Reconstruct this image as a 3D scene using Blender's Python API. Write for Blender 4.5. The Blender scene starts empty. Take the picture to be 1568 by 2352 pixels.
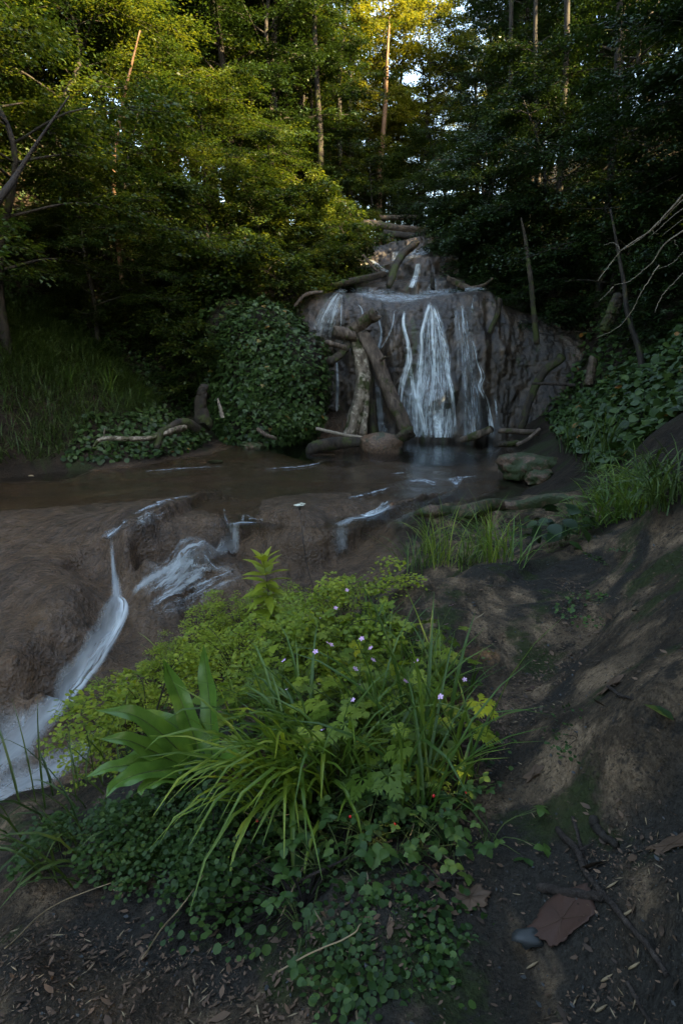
import bpy, math, random
import numpy as np
from mathutils import Vector
from mathutils.bvhtree import BVHTree

R = math.radians
RNG = np.random.default_rng(7)
random.seed(7)
scene = bpy.context.scene
COL = scene.collection

# ------------------------------------------------------------------ camera
CAM_Z, PITCH, FPX = 1.45, 14.0, 2352 * 20 / 36
cam_d = bpy.data.cameras.new("camera")
cam = bpy.data.objects.new("camera", cam_d)
COL.objects.link(cam)
cam.location = (0, 0, CAM_Z)
cam.rotation_euler = (R(90 - PITCH), 0, 0)
cam_d.sensor_fit = 'VERTICAL'
cam_d.sensor_height = 36
cam_d.lens = 20
cam_d.clip_start = 0.02
cam_d.clip_end = 500
scene.camera = cam

# ------------------------------------------------------------------ sky, sun, exposure
SUN = Vector((0.84*math.cos(R(38)), -0.54*math.cos(R(38)), math.sin(R(38)))).normalized()
world = bpy.data.worlds.new("World")
scene.world = world
world.use_nodes = True
wn = world.node_tree.nodes
wl = world.node_tree.links
bg = wn.get("Background") or wn.new("ShaderNodeBackground")
sky = wn.new("ShaderNodeTexSky")
sky.sky_type = 'NISHITA'
sky.sun_disc = False
sky.sun_elevation = math.asin(SUN.z)
sky.sun_rotation = math.atan2(SUN.x, SUN.y)
sky.air_density = 1.0
sky.dust_density = 1.0
tnt = wn.new("ShaderNodeMix"); tnt.data_type = 'RGBA'; tnt.blend_type = 'MULTIPLY'
tnt.inputs[0].default_value = 1.0; tnt.inputs[7].default_value = (1.0, .90, .74, 1)
wl.new(sky.outputs[0], tnt.inputs[6]); wl.new(tnt.outputs[2], bg.inputs[0])
bg.inputs[1].default_value = 0.13
sun_d = bpy.data.lights.new("sun", 'SUN')
sun_d.energy = 4.3
sun_d.angle = R(0.5)
sun_d.color = (1.0, 0.76, 0.40)
sun = bpy.data.objects.new("sun", sun_d)
COL.objects.link(sun)
sun.rotation_euler = SUN.to_track_quat('Z', 'Y').to_euler()
scene.view_settings.view_transform = 'Standard'
scene.view_settings.look = 'None'
scene.view_settings.exposure = 3.45
scene.view_settings.gamma = 1.0
cy = scene.cycles
cy.max_bounces = 5
cy.diffuse_bounces = 2
cy.glossy_bounces = 2
cy.transmission_bounces = 3
cy.transparent_max_bounces = 24
cy.use_denoising = True
cy.sample_clamp_indirect = 4.0
cy.caustics_reflective = False
cy.caustics_refractive = False

# ------------------------------------------------------------------ pixel (1568 x 2352 view of the photograph) -> ray
CP, SP = math.cos(R(PITCH)), math.sin(R(PITCH))
def ray(px, py):
    x = (np.asarray(px, float) - 784) / FPX
    v = (1176 - np.asarray(py, float)) / FPX
    return np.stack([x, CP + v * SP, -SP + v * CP], -1)
def on_z(px, py, z):
    d = ray(px, py)
    t = (np.asarray(z) - CAM_Z) / d[..., 2]
    return d * t[..., None] + np.array([0, 0, CAM_Z])
def at_y(px, py, Y):
    d = ray(px, py)
    t = np.asarray(Y) / d[..., 1]
    return d * np.asarray(t)[..., None] + np.array([0, 0, CAM_Z])
# ------------------------------------------------------------------ helpers
def _h(ix, iy, iz, s):
    n = (ix * 374761393 + iy * 668265263 + iz * 2147483647 + s * 1274126177) & 0xFFFFFFFF
    n = ((n ^ (n >> 13)) * 1274126177) & 0xFFFFFFFF
    n = ((n ^ (n >> 16)) * 2246822519) & 0xFFFFFFFF
    return ((n ^ (n >> 15)) & 0xFFFFFF) / float(0xFFFFFF)
def vnoise(x, y, z=0.0, s=0):
    x, y, z = np.broadcast_arrays(np.asarray(x, float), np.asarray(y, float), np.asarray(z, float))
    fx, fy, fz = np.floor(x), np.floor(y), np.floor(z)
    ix, iy, iz = fx.astype(np.int64), fy.astype(np.int64), fz.astype(np.int64)
    u, v, w = x - fx, y - fy, z - fz
    u, v, w = u*u*(3-2*u), v*v*(3-2*v), w*w*(3-2*w)
    def L(dz):
        a = _h(ix, iy, iz+dz, s)*(1-u) + _h(ix+1, iy, iz+dz, s)*u
        b = _h(ix, iy+1, iz+dz, s)*(1-u) + _h(ix+1, iy+1, iz+dz, s)*u
        return a*(1-v) + b*v
    return (L(0)*(1-w) + L(1)*w)*2 - 1
def fbm(x, y, z=0.0, o=4, s=0):
    r, a = 0, 0.5
    for k in range(o):
        r = r + a*vnoise(np.asarray(x)*2**k, np.asarray(y)*2**k, np.asarray(z)*2**k, s+k*17)
        a *= 0.5
    return r
def sstep(a, b, x):
    t = np.clip((x-a)/(b-a), 0, 1)
    return t*t*(3-2*t)
def cr(pts, n):
    """Catmull-Rom resampling of a polyline (k,d) to n points."""
    p = np.asarray(pts, float)
    if len(p) == 1: return np.repeat(p, n, 0)
    p = np.vstack([2*p[0]-p[1], p, 2*p[-1]-p[-2]])
    t = np.linspace(0, len(p)-3-1e-6, n)
    i = t.astype(int); f = (t-i)[:, None]
    a, b, c, d = p[i], p[i+1], p[i+2], p[i+3]
    return 0.5*((2*b)+(c-a)*f+(2*a-5*b+4*c-d)*f*f+(3*b-a-3*c+d)*f**3)
def norm(v):
    return v/np.maximum(np.linalg.norm(v, axis=-1, keepdims=True), 1e-9)
def frames(d, n):
    """(N,3,3) matrices whose columns are x, d, normal."""
    d = norm(d); x = norm(np.cross(d, n)); nn = np.cross(x, d)
    return np.stack([x, d, nn], -1)

class MB:
    """Collects vertices and faces; build() links them as one mesh object."""
    def __init__(self):
        self.V, self.F, self.n, self.var, self.uv, self.edge = [], [], 0, [], [], []
    def add(self, v, f, var=None, uv=None, edge=None):
        v = np.asarray(v, np.float32).reshape(-1, 3)
        fs = f if isinstance(f, list) else [f]
        k = 0
        for q in fs:
            q = np.asarray(q, np.int64)
            self.F.append(q + self.n); k += len(q)
        self.V.append(v); self.n += len(v)
        self.var.append(np.full(k, 0.5) if var is None else np.broadcast_to(np.asarray(var, float), (k,)))
        self.uv.append(np.zeros((len(v), 2)) if uv is None else uv)
        self.edge.append(np.ones(len(v)) if edge is None else edge)
    def inst(self, tv, tf, M, T, var=None):
        N, k = len(T), len(tv)
        v = np.einsum('nij,kj->nki', M, tv) + T[:, None]
        off = (k*np.arange(N))[:, None, None]
        fs = [(np.asarray(f)[None] + off).reshape(-1, len(f[0])) for f in tf]
        if var is None: var = RNG.random(N)
        vv = np.concatenate([np.repeat(var, len(f)) for f in tf])
        self.add(v.reshape(-1, 3), fs, vv)
    def mesh(self, name, mats, smooth=True):
        me = bpy.data.meshes.new(name)
        V = np.concatenate(self.V); me.vertices.add(len(V))
        me.vertices.foreach_set("co", V.astype(np.float32).ravel())
        loops = np.concatenate([f.ravel() for f in self.F])
        cnt = np.concatenate([np.full(len(f), f.shape[1]) for f in self.F])
        me.loops.add(len(loops)); me.loops.foreach_set("vertex_index", loops.astype(np.int32))
        me.polygons.add(len(cnt))
        st = np.zeros(len(cnt), np.int32); st[1:] = np.cumsum(cnt)[:-1]
        me.polygons.foreach_set("loop_start", st)
        if smooth: me.polygons.foreach_set("use_smooth", np.ones(len(cnt), bool))
        a = me.attributes.new("var", 'FLOAT', 'FACE')
        a.data.foreach_set("value", np.concatenate(self.var).astype(np.float32))
        uv = np.concatenate(self.uv); ed = np.concatenate(self.edge)
        if np.any(uv):
            l = me.uv_layers.new(name="UVMap")
            l.data.foreach_set("uv", uv[loops].astype(np.float32).ravel())
            e = me.attributes.new("edge", 'FLOAT', 'POINT')
            e.data.foreach_set("value", ed.astype(np.float32))
        me.update(calc_edges=True)
        for m in (mats if isinstance(mats, (list, tuple)) else [mats]): me.materials.append(m)
        return me
    def build(self, name, mat, parent=None, smooth=True, loc=None):
        o = bpy.data.objects.new(name, self.mesh(name, mat, smooth))
        COL.objects.link(o)
        if parent: o.parent = parent
        if loc is not None: o.location = [float(c) for c in loc]
        return o
def tag(o, label, cat, group=None, kind=None):
    if label: o["label"] = label
    if cat: o["category"] = cat
    if group: o["group"] = group
    if kind: o["kind"] = kind
    return o
def empty(name, loc=(0, 0, 0), label=None, cat=None, group=None):
    o = bpy.data.objects.new(name, None); COL.objects.link(o)
    o.location = [float(c) for c in loc]; o.empty_display_size = 0.1
    return tag(o, label, cat, group)
def dup(root, loc, rz=0.0, sc=1.0, tilt=(0, 0), label=None, group=None):
    c = root.copy(); COL.objects.link(c)
    c.location = [float(q) for q in loc]; c.rotation_euler = (tilt[0], tilt[1], rz)
    c.scale = (sc, sc, sc) if not hasattr(sc, '__len__') else sc
    if label: c["label"] = label
    if group: c["group"] = group
    for ch in list(root.children):
        d = ch.copy(); COL.objects.link(d); d.parent = c
        for g in ch.children:
            e = g.copy(); COL.objects.link(e); e.parent = d
    return c
def place(root, loc, rz=0.0, sc=1.0, tilt=(0, 0)):
    root.location = [float(q) for q in loc]; root.rotation_euler = (tilt[0], tilt[1], rz)
    root.scale = (sc, sc, sc) if not hasattr(sc, '__len__') else sc
    return root

def tube(mb, pts, rad, sides=8, rough=0.0, seed=0, cap=True, var=None, flute=0.0, nfl=3):
    p = np.asarray(pts, float); n = len(p)
    r = np.broadcast_to(np.asarray(rad, float), (n,))
    t = norm(np.gradient(p, axis=0))
    ref = np.array([0, 0, 1.0]) if abs(t[0, 2]) < 0.9 else np.array([1.0, 0, 0])
    a = norm(np.cross(t[0], ref)); A = [a]
    for i in range(1, n):
        a = A[-1] - t[i]*np.dot(A[-1], t[i]); A.append(a/max(np.linalg.norm(a), 1e-9))
    A = np.array(A); B = np.cross(t, A)
    th = np.linspace(0, 2*np.pi, sides, endpoint=False)
    rr = np.repeat(r[:, None], sides, 1)
    if flute: rr = rr*(1+flute*np.cos(nfl*th[None]+seed+np.linspace(0, 1.5, n)[:, None]))
    if rough:
        s = np.linspace(0, 1, n)[:, None]*np.linalg.norm(np.diff(p, axis=0), axis=1).sum()
        rr = rr*(1+rough*fbm(np.cos(th)[None]*2.2+seed*3.1, np.sin(th)[None]*2.2, s*1.6+seed, 4, seed))
    v = p[:, None] + rr[..., None]*(np.cos(th)[None, :, None]*A[:, None]+np.sin(th)[None, :, None]*B[:, None])
    i = np.arange(n-1)[:, None]*sides; j = np.arange(sides)[None]; jn = (j+1) % sides
    f = np.stack([i+j, i+jn, i+sides+jn, i+sides+j], -1).reshape(-1, 4)
    V = v.reshape(-1, 3)
    if cap:
        V = np.vstack([V, p[0], p[-1]])
        k = np.arange(sides); kn = (k+1) % sides; b = (n-1)*sides
        tr = np.vstack([np.stack([kn, k, np.full(sides, n*sides)], -1), np.stack([b+k, b+kn, np.full(sides, n*sides+1)], -1)])
        mb.add(V, [f, tr], var)
    else: mb.add(V, f, var)
def grid_faces(nr, nc):
    i = np.arange(nr-1)[:, None]*nc; j = np.arange(nc-1)[None]
    return np.stack([i+j, i+j+1, i+nc+j+1, i+nc+j], -1).reshape(-1, 4)
def polyd(px, py, poly):
    """signed distance (positive inside) of points to a 2-D polygon"""
    poly = np.asarray(poly, float); n = len(poly)
    best = np.full(px.shape, 1e9); ins = np.zeros(px.shape, bool)
    for k in range(n):
        a, b = poly[k], poly[(k+1) % n]
        e = b-a; wx, wy = px-a[0], py-a[1]
        t = np.clip((wx*e[0]+wy*e[1])/(e@e+1e-12), 0, 1)
        best = np.minimum(best, np.hypot(wx-e[0]*t, wy-e[1]*t))
        c = ((a[1] > py) != (b[1] > py)) & (px < (b[0]-a[0])*(py-a[1])/(b[1]-a[1]+1e-12)+a[0])
        ins ^= c
    return np.where(ins, best, -best)

# ------------------------------------------------------------------ materials
class NT:
    def __init__(self, name):
        self.m = bpy.data.materials.new(name); self.m.use_nodes = True
        self.t = self.m.node_tree; self.t.nodes.clear()
        self.out = self.n("ShaderNodeOutputMaterial")
    def n(self, ty, **kw):
        x = self.t.nodes.new(ty)
        for k, v in kw.items(): setattr(x, k, v)
        return x
    def l(self, a, b): self.t.links.new(a, b)
    def set(self, sock, v):
        if hasattr(v, 'is_output') or hasattr(v, 'links'): self.l(v, sock)
        else:
            if isinstance(v, (tuple, list)) and len(v) == 3 and sock.type == 'RGBA': v = (*v, 1)
            sock.default_value = v
    def attr(self, name): return self.n("ShaderNodeAttribute", attribute_name=name).outputs['Fac']
    def co(self): return self.n("ShaderNodeNewGeometry").outputs['Position']
    def oco(self): return self.n("ShaderNodeTexCoord").outputs['Object']
    def noise(self, vec, scale, detail=4, rough=.55, stretch=None, dist=0.0):
        if stretch:
            mp = self.n("ShaderNodeMapping"); self.l(vec, mp.inputs[0]); mp.inputs['Scale'].default_value = stretch; vec = mp.outputs[0]
        x = self.n("ShaderNodeTexNoise"); self.l(vec, x.inputs['Vector'])
        x.inputs['Scale'].default_value = scale; x.inputs['Detail'].default_value = detail
        x.inputs['Roughness'].default_value = rough; x.inputs['Distortion'].default_value = dist
        return x.outputs[0]
    def ramp(self, fac, stops):
        r = self.n("ShaderNodeValToRGB"); self.l(fac, r.inputs[0])
        e = r.color_ramp.elements
        while len(e) < len(stops): e.new(0.5)
        for q, (p, c) in zip(e, stops):
            q.position = p; q.color = (*c, 1) if isinstance(c, tuple) else (c, c, c, 1)
        return r.outputs[0]
    def mix(self, fac, a, b, mode='MIX'):
        x = self.n("ShaderNodeMix", data_type='RGBA', blend_type=mode)
        self.set(x.inputs[0], fac); self.set(x.inputs[6], a); self.set(x.inputs[7], b)
        return x.outputs[2]
    def math(self, op, a, b=0.0, c=0.0, clamp=False):
        x = self.n("ShaderNodeMath", operation=op, use_clamp=clamp)
        for s, v in zip(x.inputs, (a, b, c)): self.set(s, v)
        return x.outputs[0]
    def rng(self, v, a, b, c=0.0, d=1.0):
        x = self.n("ShaderNodeMapRange"); x.interpolation_type = 'SMOOTHSTEP'
        for s, q in zip(x.inputs, (v, a, b, c, d)): self.set(s, q)
        return x.outputs[0]
    def bump(self, h, strength=.5, dist=.02, prev=None):
        b = self.n("ShaderNodeBump"); self.set(b.inputs['Strength'], strength); b.inputs['Distance'].default_value = dist
        self.l(h, b.inputs['Height'])
        if prev is not None: self.l(prev, b.inputs['Normal'])
        return b.outputs[0]
    def pbr(self, col, rough=.7, spec=.5, normal=None, coat=0.0):
        p = self.n("ShaderNodeBsdfPrincipled")
        self.set(p.inputs['Base Color'], col); self.set(p.inputs['Roughness'], rough)
        self.set(p.inputs['Specular IOR Level'], spec)
        if normal is not None: self.l(normal, p.inputs['Normal'])
        if not isinstance(coat, float) or coat > 0:
            self.set(p.inputs['Coat Weight'], coat); p.inputs['Coat Roughness'].default_value = .07; p.inputs['Coat IOR'].default_value = 1.4
            if normal is not None: self.l(normal, p.inputs['Coat Normal'])
        return p.outputs[0]
    def done(self, sh): self.l(sh, self.out.inputs[0]); return self.m

def leaf_mat(name, dark, mid, light, trans=0.35, gloss=0.25, rough=.42, tint=(1.25, 1.15, .5), odd=None, vein=False):
    """leaf: colour by the leaf's own random value, light passes through, waxy sheen"""
    t = NT(name)
    v = t.attr("var")
    oi = t.n("ShaderNodeObjectInfo").outputs['Random']
    f = t.math('ADD', t.math('MULTIPLY', v, .75), t.math('MULTIPLY', oi, .25))
    st = [(0.0, dark), (.5, mid), (.97, light)]
    if odd: st = [(0.0, dark), (.5, mid), (.93, light), (.985, odd)]
    col = t.ramp(f if not odd else v, st)
    if vein:
        nz = t.noise(t.oco(), 60, 3, .6)
        col = t.mix(t.rng(nz, .35, .7, 0, .45), col, t.mix(1.0, col, (.55, .6, .5), 'MULTIPLY'))
    tc = t.mix(1.0, col, tint, 'MULTIPLY')
    p = t.pbr(col, rough, gloss)
    tr = t.n("ShaderNodeBsdfTranslucent"); t.l(tc, tr.inputs[0])
    m = t.n("ShaderNodeMixShader"); m.inputs[0].default_value = trans
    t.l(p, m.inputs[1]); t.l(tr.outputs[0], m.inputs[2])
    return t.done(m.outputs[0])

M = {}
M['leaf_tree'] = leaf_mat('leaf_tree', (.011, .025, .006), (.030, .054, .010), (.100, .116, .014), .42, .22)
M['leaf_sunlit'] = leaf_mat('leaf_sunlit', (.050, .070, .010), (.120, .135, .018), (.22, .20, .025), .45, .2)  # yellow sunlight on the valley head trees put into the leaf colour
M['leaf_dark'] = leaf_mat('leaf_dark', (.008, .020, .007), (.018, .037, .010), (.038, .066, .014), .25, .25)  # dark tone also carries the shade of the right and back trees
M['leaf_ivy'] = leaf_mat('leaf_ivy', (.014, .030, .008), (.032, .060, .013), (.065, .100, .022), .15, .25, .45, odd=(.25, .09, .02))
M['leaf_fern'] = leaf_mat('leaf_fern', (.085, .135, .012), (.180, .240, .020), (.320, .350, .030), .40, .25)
M['leaf_fern_dark'] = leaf_mat('leaf_fern_dark', (.012, .028, .007), (.026, .055, .012), (.060, .100, .022), .25, .2)  # darker copy of the fern green; carries the dimness of the lower bank
M['leaf_herb'] = leaf_mat('leaf_herb', (.055, .100, .011), (.135, .195, .020), (.26, .31, .032), .35, .25)
M['leaf_bramble'] = leaf_mat('leaf_bramble', (.018, .042, .010), (.038, .080, .017), (.095, .150, .030), .28, .25)
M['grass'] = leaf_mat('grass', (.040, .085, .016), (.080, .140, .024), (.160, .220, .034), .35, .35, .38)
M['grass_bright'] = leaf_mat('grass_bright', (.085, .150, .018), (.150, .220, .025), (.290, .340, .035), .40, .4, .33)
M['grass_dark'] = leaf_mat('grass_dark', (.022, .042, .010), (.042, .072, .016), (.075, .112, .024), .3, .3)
M['frond'] = leaf_mat('frond', (.060, .130, .018), (.095, .180, .026), (.14, .22, .035), .25, .4, .28, vein=True)

def bark_mat(name, a, b, c, moss=0.0, sc=1.0, pale=None):
    t = NT(name); p = t.oco()
    n1 = t.noise(p, 9*sc, 6, .65, (1, 1, .35), .6); n2 = t.noise(p, 45*sc, 4, .6)
    col = t.ramp(n1, [(.3, a), (.5, b), (.68, c)])
    col = t.mix(t.rng(n2, .35, .7, 0, .5), col, t.mix(1.0, col, (.5, .5, .5), 'MULTIPLY'))
    if pale: col = t.mix(t.rng(t.noise(p, 6*sc, 5, .7), .5, .6), col, pale)
    if moss: col = t.mix(t.rng(t.noise(p, 3.1*sc, 5, .65), .62-moss*.25, .70-moss*.2), col, t.mix(n2, (.016, .022, .004), (.050, .056, .010)))
    b = t.bump(n2, .5, .01, t.bump(n1, .9, .04))
    return t.done(t.pbr(col, .8, .3, b))
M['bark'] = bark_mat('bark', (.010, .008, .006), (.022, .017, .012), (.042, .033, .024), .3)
M['bark_sunlit'] = bark_mat('bark_sunlit', (.10, .055, .03), (.20, .11, .06), (.30, .18, .10))  # orange sunlight on the trunks put into the bark colour
M['driftwood'] = bark_mat('driftwood', (.045, .034, .025), (.15, .115, .08), (.27, .215, .155), .55, 1.3, (.33, .28, .21))
M['mossy_log'] = bark_mat('mossy_log', (.010, .008, .006), (.030, .022, .014), (.065, .047, .029), .6, 1.2)
M['log'] = bark_mat('log', (.03, .022, .016), (.085, .06, .042), (.16, .12, .085), .35, 1.2)
M['pale_twig'] = bark_mat('pale_twig', (.16, .13, .10), (.28, .23, .17), (.36, .30, .23), 0, 3)
M['twig'] = bark_mat('twig', (.022, .016, .012), (.048, .035, .027), (.085, .065, .05), 0, 4)
M['stem_dark'] = bark_mat('stem_dark', (.012, .010, .008), (.025, .018, .014), (.04, .03, .02), 0, 4)
M['stem_green'] = bark_mat('stem_green', (.05, .085, .02), (.085, .12, .03), (.12, .15, .04), 0, 4)
def flat(name, a, b, rough=.6, spec=.4, sc=30):
    t = NT(name); n = t.noise(t.oco(), sc, 4, .6)
    f = t.math('ADD', t.math('MULTIPLY', n, .6), t.math('MULTIPLY', t.attr("var"), .4))
    return t.done(t.pbr(t.ramp(f, [(.25, a), (.75, b)]), rough, spec, t.bump(n, .4, .005)))
M['petal_pink'] = flat('petal_pink', (.55, .30, .50), (.75, .50, .72))
M['petal_white'] = flat('petal_white', (.55, .55, .42), (.75, .75, .62))
M['berry'] = flat('berry', (.35, .008, .012), (.55, .02, .02), .3, .5)
M['straw'] = flat('straw', (.12, .085, .045), (.30, .22, .12))
M['litter'] = flat('litter', (.018, .012, .008), (.14, .085, .05), .7, .3, 20)
M['dead_leaf'] = flat('dead_leaf', (.030, .015, .010), (.062, .030, .019), .7, .3, 25)
M['stone'] = flat('stone', (.018, .020, .020), (.045, .048, .046), .55, .4, 12)
# ------------------------------------------------------------------ ground (one height field; the stream bed, tufa mounds, banks and valley sides)
CT = [  # x, y in the 1568-wide view and the height there (m above the pool)
 (520,1015,.0),(560,1000,.07),(640,998,.06),(600,1018,.015),(700,1010,-.07),(900,1010,-.10),(1100,1010,-.08),(350,1062,-.03),(150,1085,-.04),(0,1098,-.03),(600,1060,-.045),(900,1060,-.045),(1100,1070,-.06),
 (0,1180,-.07),(150,1180,-.06),(0,1300,-.25),(100,1300,-.23),(230,1215,-.08),(245,1245,-.17),(265,1310,-.36),(272,1380,-.52),(240,1460,-.67),(170,1560,-.82),(100,1650,-.97),(0,1750,-1.08),
 (180,1350,-.30),(60,1400,-.38),(150,1440,-.47),(60,1550,-.64),(0,1620,-.76),(95,1590,-.72),
 (400,1195,-.02),(330,1215,-.04),(295,1245,-.10),(470,1170,-.01),(500,1190,-.03),(440,1240,-.14),(400,1250,-.14),(330,1290,-.25),(300,1330,-.4),(400,1280,-.27),(470,1240,-.11),(520,1235,-.18),
 (560,1205,-.20),(535,1262,-.33),(600,1245,-.28),(480,1285,-.38),(400,1315,-.46),(330,1350,-.56),
 (600,1170,.0),(650,1205,-.09),(740,1175,-.03),(820,1165,-.05),(680,1235,-.18),(750,1230,-.2),(880,1180,-.13),(800,1220,-.24),(760,1265,-.34),(700,1300,-.42),(860,1280,-.3),(900,1230,-.19),(830,1330,-.35),(900,1320,-.25),
 (430,1360,-.52),(550,1330,-.47),(650,1310,-.44),(230,1700,-1.02),(120,1760,-1.08),(300,1560,-.85),
 (0,1840,.15),(200,1790,.2),(100,1830,.18),
 (850,1385,.42),(960,1335,.49),(1100,1315,.54),(1200,1295,.54),(1330,1245,.58),(1450,1205,.72),(1568,1175,.84),
 (1200,1450,.52),(1000,1450,.49),(1400,1400,.66),(1568,1400,.86),(1290,1500,.50),(1450,1500,.72),(1568,1600,.86),(1400,1700,.70),(1220,1640,.49),(1100,1600,.47),(1150,1750,.47),(1250,1850,.55),(1450,1900,.68),
 (1568,2000,.80),(1200,2100,.56),(1400,2200,.66),(1568,2352,.76),(1000,2250,.55),(1000,2000,.48),(784,2352,.54),(800,2100,.49),(600,2200,.47),(600,2000,.41),(300,2352,.49),(0,2352,.44),(0,2100,.33),(200,2100,.37),(200,1920,.29),
 (500,1800,.38),(700,1800,.43),(900,1700,.47),(700,1550,.36),(500,1600,.28),(900,1500,.46),(400,1700,.29),(1360,1330,.56),
 (1100,1240,.03),(1250,1250,.10),(1000,1240,-.02),(950,1290,-.05),(1200,1200,.06),(1300,1180,.2),(960,1172,.05),(1100,1160,.09),(1200,1152,.12),(1300,1135,.16),(1000,1138,-.09),(1150,1133,-.09),(1250,1105,.0),
 (1330,1100,.25),(1400,1150,.45),(1500,1120,.8),(1568,1100,1.0),(1450,1050,.8),(1300,1000,.5)]
CT = np.array(CT, float)
P0 = on_z(CT[:, 0], CT[:, 1], CT[:, 2])
WPT = [(-.6,1.9,.20),(-.55,2.25,.02),(0,2.35,.32),(.25,2.5,.45),(-.2,2.85,-.12),(.3,3.0,.10),(-1.05,2.2,-.6),(-.85,2.8,-.6),(-.3,3.5,-.42),(-1.3,1.7,-.5),(-1.2,1.3,-.1),(-1.6,1.0,-.6),(-2.2,2.2,-1.2),(-3,3,-1.25),(-2.2,1,-1.25),(-2.6,0,-1.2),(-1.2,0,.2),
 (0,-1,.6),(0,-4,.9),(3,-4,2),(-3,-4,-.6),(-5,0,-.7),(-5,3,-.75),(-4,4.4,-.45),(-4.6,6,-.2),(-6,5,.4),(-7,3,1.2),(-9,0,3),(-9,5,3.2),(-6,8,1.1),(-5.3,8,.45),(-8,8,3.4),(-12,8,7),(-17,6,9.5),(-25,10,13),
 (-3.6,9.6,.3),(-4.6,10,1.3),(-2.8,11,.15),(-3.2,12.3,.8),(-4,12,1.4),(-5.2,12,2.5),(-7,12,4.6),(-11,12,8.2),(-2.4,12.8,.4),(-18,14,12),
 (1.3,4.6,.02),(1.8,2.5,1.0),(2.6,2.6,1.9),(3.4,3.5,2.1),(3,1,1.9),(5,3,4),(3.5,5.5,1.3),(3.3,7.2,.8),(4.3,8,1.6),(5.5,8,3),(8,8,6),(12,6,9.5),(20,8,14),(4.1,10.5,.5),(5,10.5,1.5),(6.2,11,3.2),(9,12,6.5),(14,13,10),(6,0,4.5),(12,0,9),
 (3.7,12.2,.05),(4.6,12.4,.9),(5.4,12.6,2.3),(-2,13.8,2.6),(-1,13.8,2.75),(0.5,13.8,2.65),(2,13.8,2.65),(3.5,13.8,2.65),(5,13.8,3.1),(-3.2,14,3.2),(-6,15,5.5),(7,15,5.5),(1.6,15.2,2.75),(.2,16,3.4),(3.2,16,3.6),(1.7,17.3,4.2),(-1.5,16.5,4.3),(4.5,16.5,4.6),
 (-4,18,5.6),(6,18,6),(1.5,22,4.9),(-2,22,5.8),(5,22,6),(-6,23,8),(10,22,9.5),(1.5,32,6.2),(-5,32,8.5),(8,32,9),(-14,30,15),(17,30,15),(2,45,9),(-12,45,15),(14,45,15),(-25,30,20),(28,28,20),(-30,0,16),(30,-5,18),(0,60,13),(-30,55,24),(30,55,24)]
WPT = np.array(WPT, float)
PTS = np.vstack([P0, WPT])
RC = 0.10
def rbf_fit(P):
    d = np.sqrt(((P[:, None, :2]-P[None, :, :2])**2).sum(-1)+RC**2)
    A = np.block([[d+np.eye(len(P))*-.004, np.ones((len(P), 1))], [np.ones((1, len(P))), np.zeros((1, 1))]])
    return np.linalg.solve(A, np.append(P[:, 2], 0))
WR = rbf_fit(PTS)
def base_z(x, y):
    sh = np.shape(x); x, y = np.ravel(x), np.ravel(y)
    z = np.full(x.shape, WR[-1])
    for k in range(len(PTS)):
        z += WR[k]*np.sqrt((x-PTS[k, 0])**2+(y-PTS[k, 1])**2+RC**2)
    return z.reshape(sh)
def axis(segs):
    out = [segs[0][0]]
    for a, b, s in segs:
        n = max(1, int(round((b-a)/s))); out += list(a+(b-a)*np.arange(1, n+1)/n)
    return np.array(out)
XS = axis([(-40,-16,1.2),(-16,-8,.4),(-8,-4.4,.12),(-4.4,-2.4,.024),(-2.4,1.6,.016),(1.6,3.2,.024),(3.2,6,.08),(6,16,.4),(16,40,1.2)])
YS = axis([(-8,-1,.5),(-1,.2,.06),(.2,1.6,.014),(1.6,3.2,.018),(3.2,7.6,.022),(7.6,9.6,.04),(9.6,18,.09),(18,30,.5),(30,62,1.6)])
GX, GY = np.meshgrid(XS, YS)
def bil(F, x, y):
    i = np.clip(np.searchsorted(XS, x)-1, 0, len(XS)-2); j = np.clip(np.searchsorted(YS, y)-1, 0, len(YS)-2)
    u = np.clip((x-XS[i])/(XS[i+1]-XS[i]), 0, 1); v = np.clip((y-YS[j])/(YS[j+1]-YS[j]), 0, 1)
    return (F[j, i]*(1-u)+F[j, i+1]*u)*(1-v)+(F[j+1, i]*(1-u)+F[j+1, i+1]*u)*v
TS = np.geomspace(.3, 70, 2600)
def hit(px, py, F=None):
    """where the view ray through a photograph pixel meets the ground"""
    F = GZ if F is None else F
    d = ray(np.atleast_1d(px), np.atleast_1d(py)); out = []
    for q in d:
        p = q[None]*TS[:, None]; p[:, 2] += CAM_Z
        h = p[:, 2]-bil(F, p[:, 0], p[:, 1])
        k = np.argmax(h < 0); k = max(k, 1)
        f = h[k-1]/(h[k-1]-h[k]+1e-9)
        out.append(p[k-1]+(p[k]-p[k-1])*np.clip(f, 0, 1))
    out = np.array(out)
    return out if np.ndim(px) else out[0]
GZ = base_z(GX, GY)
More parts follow.
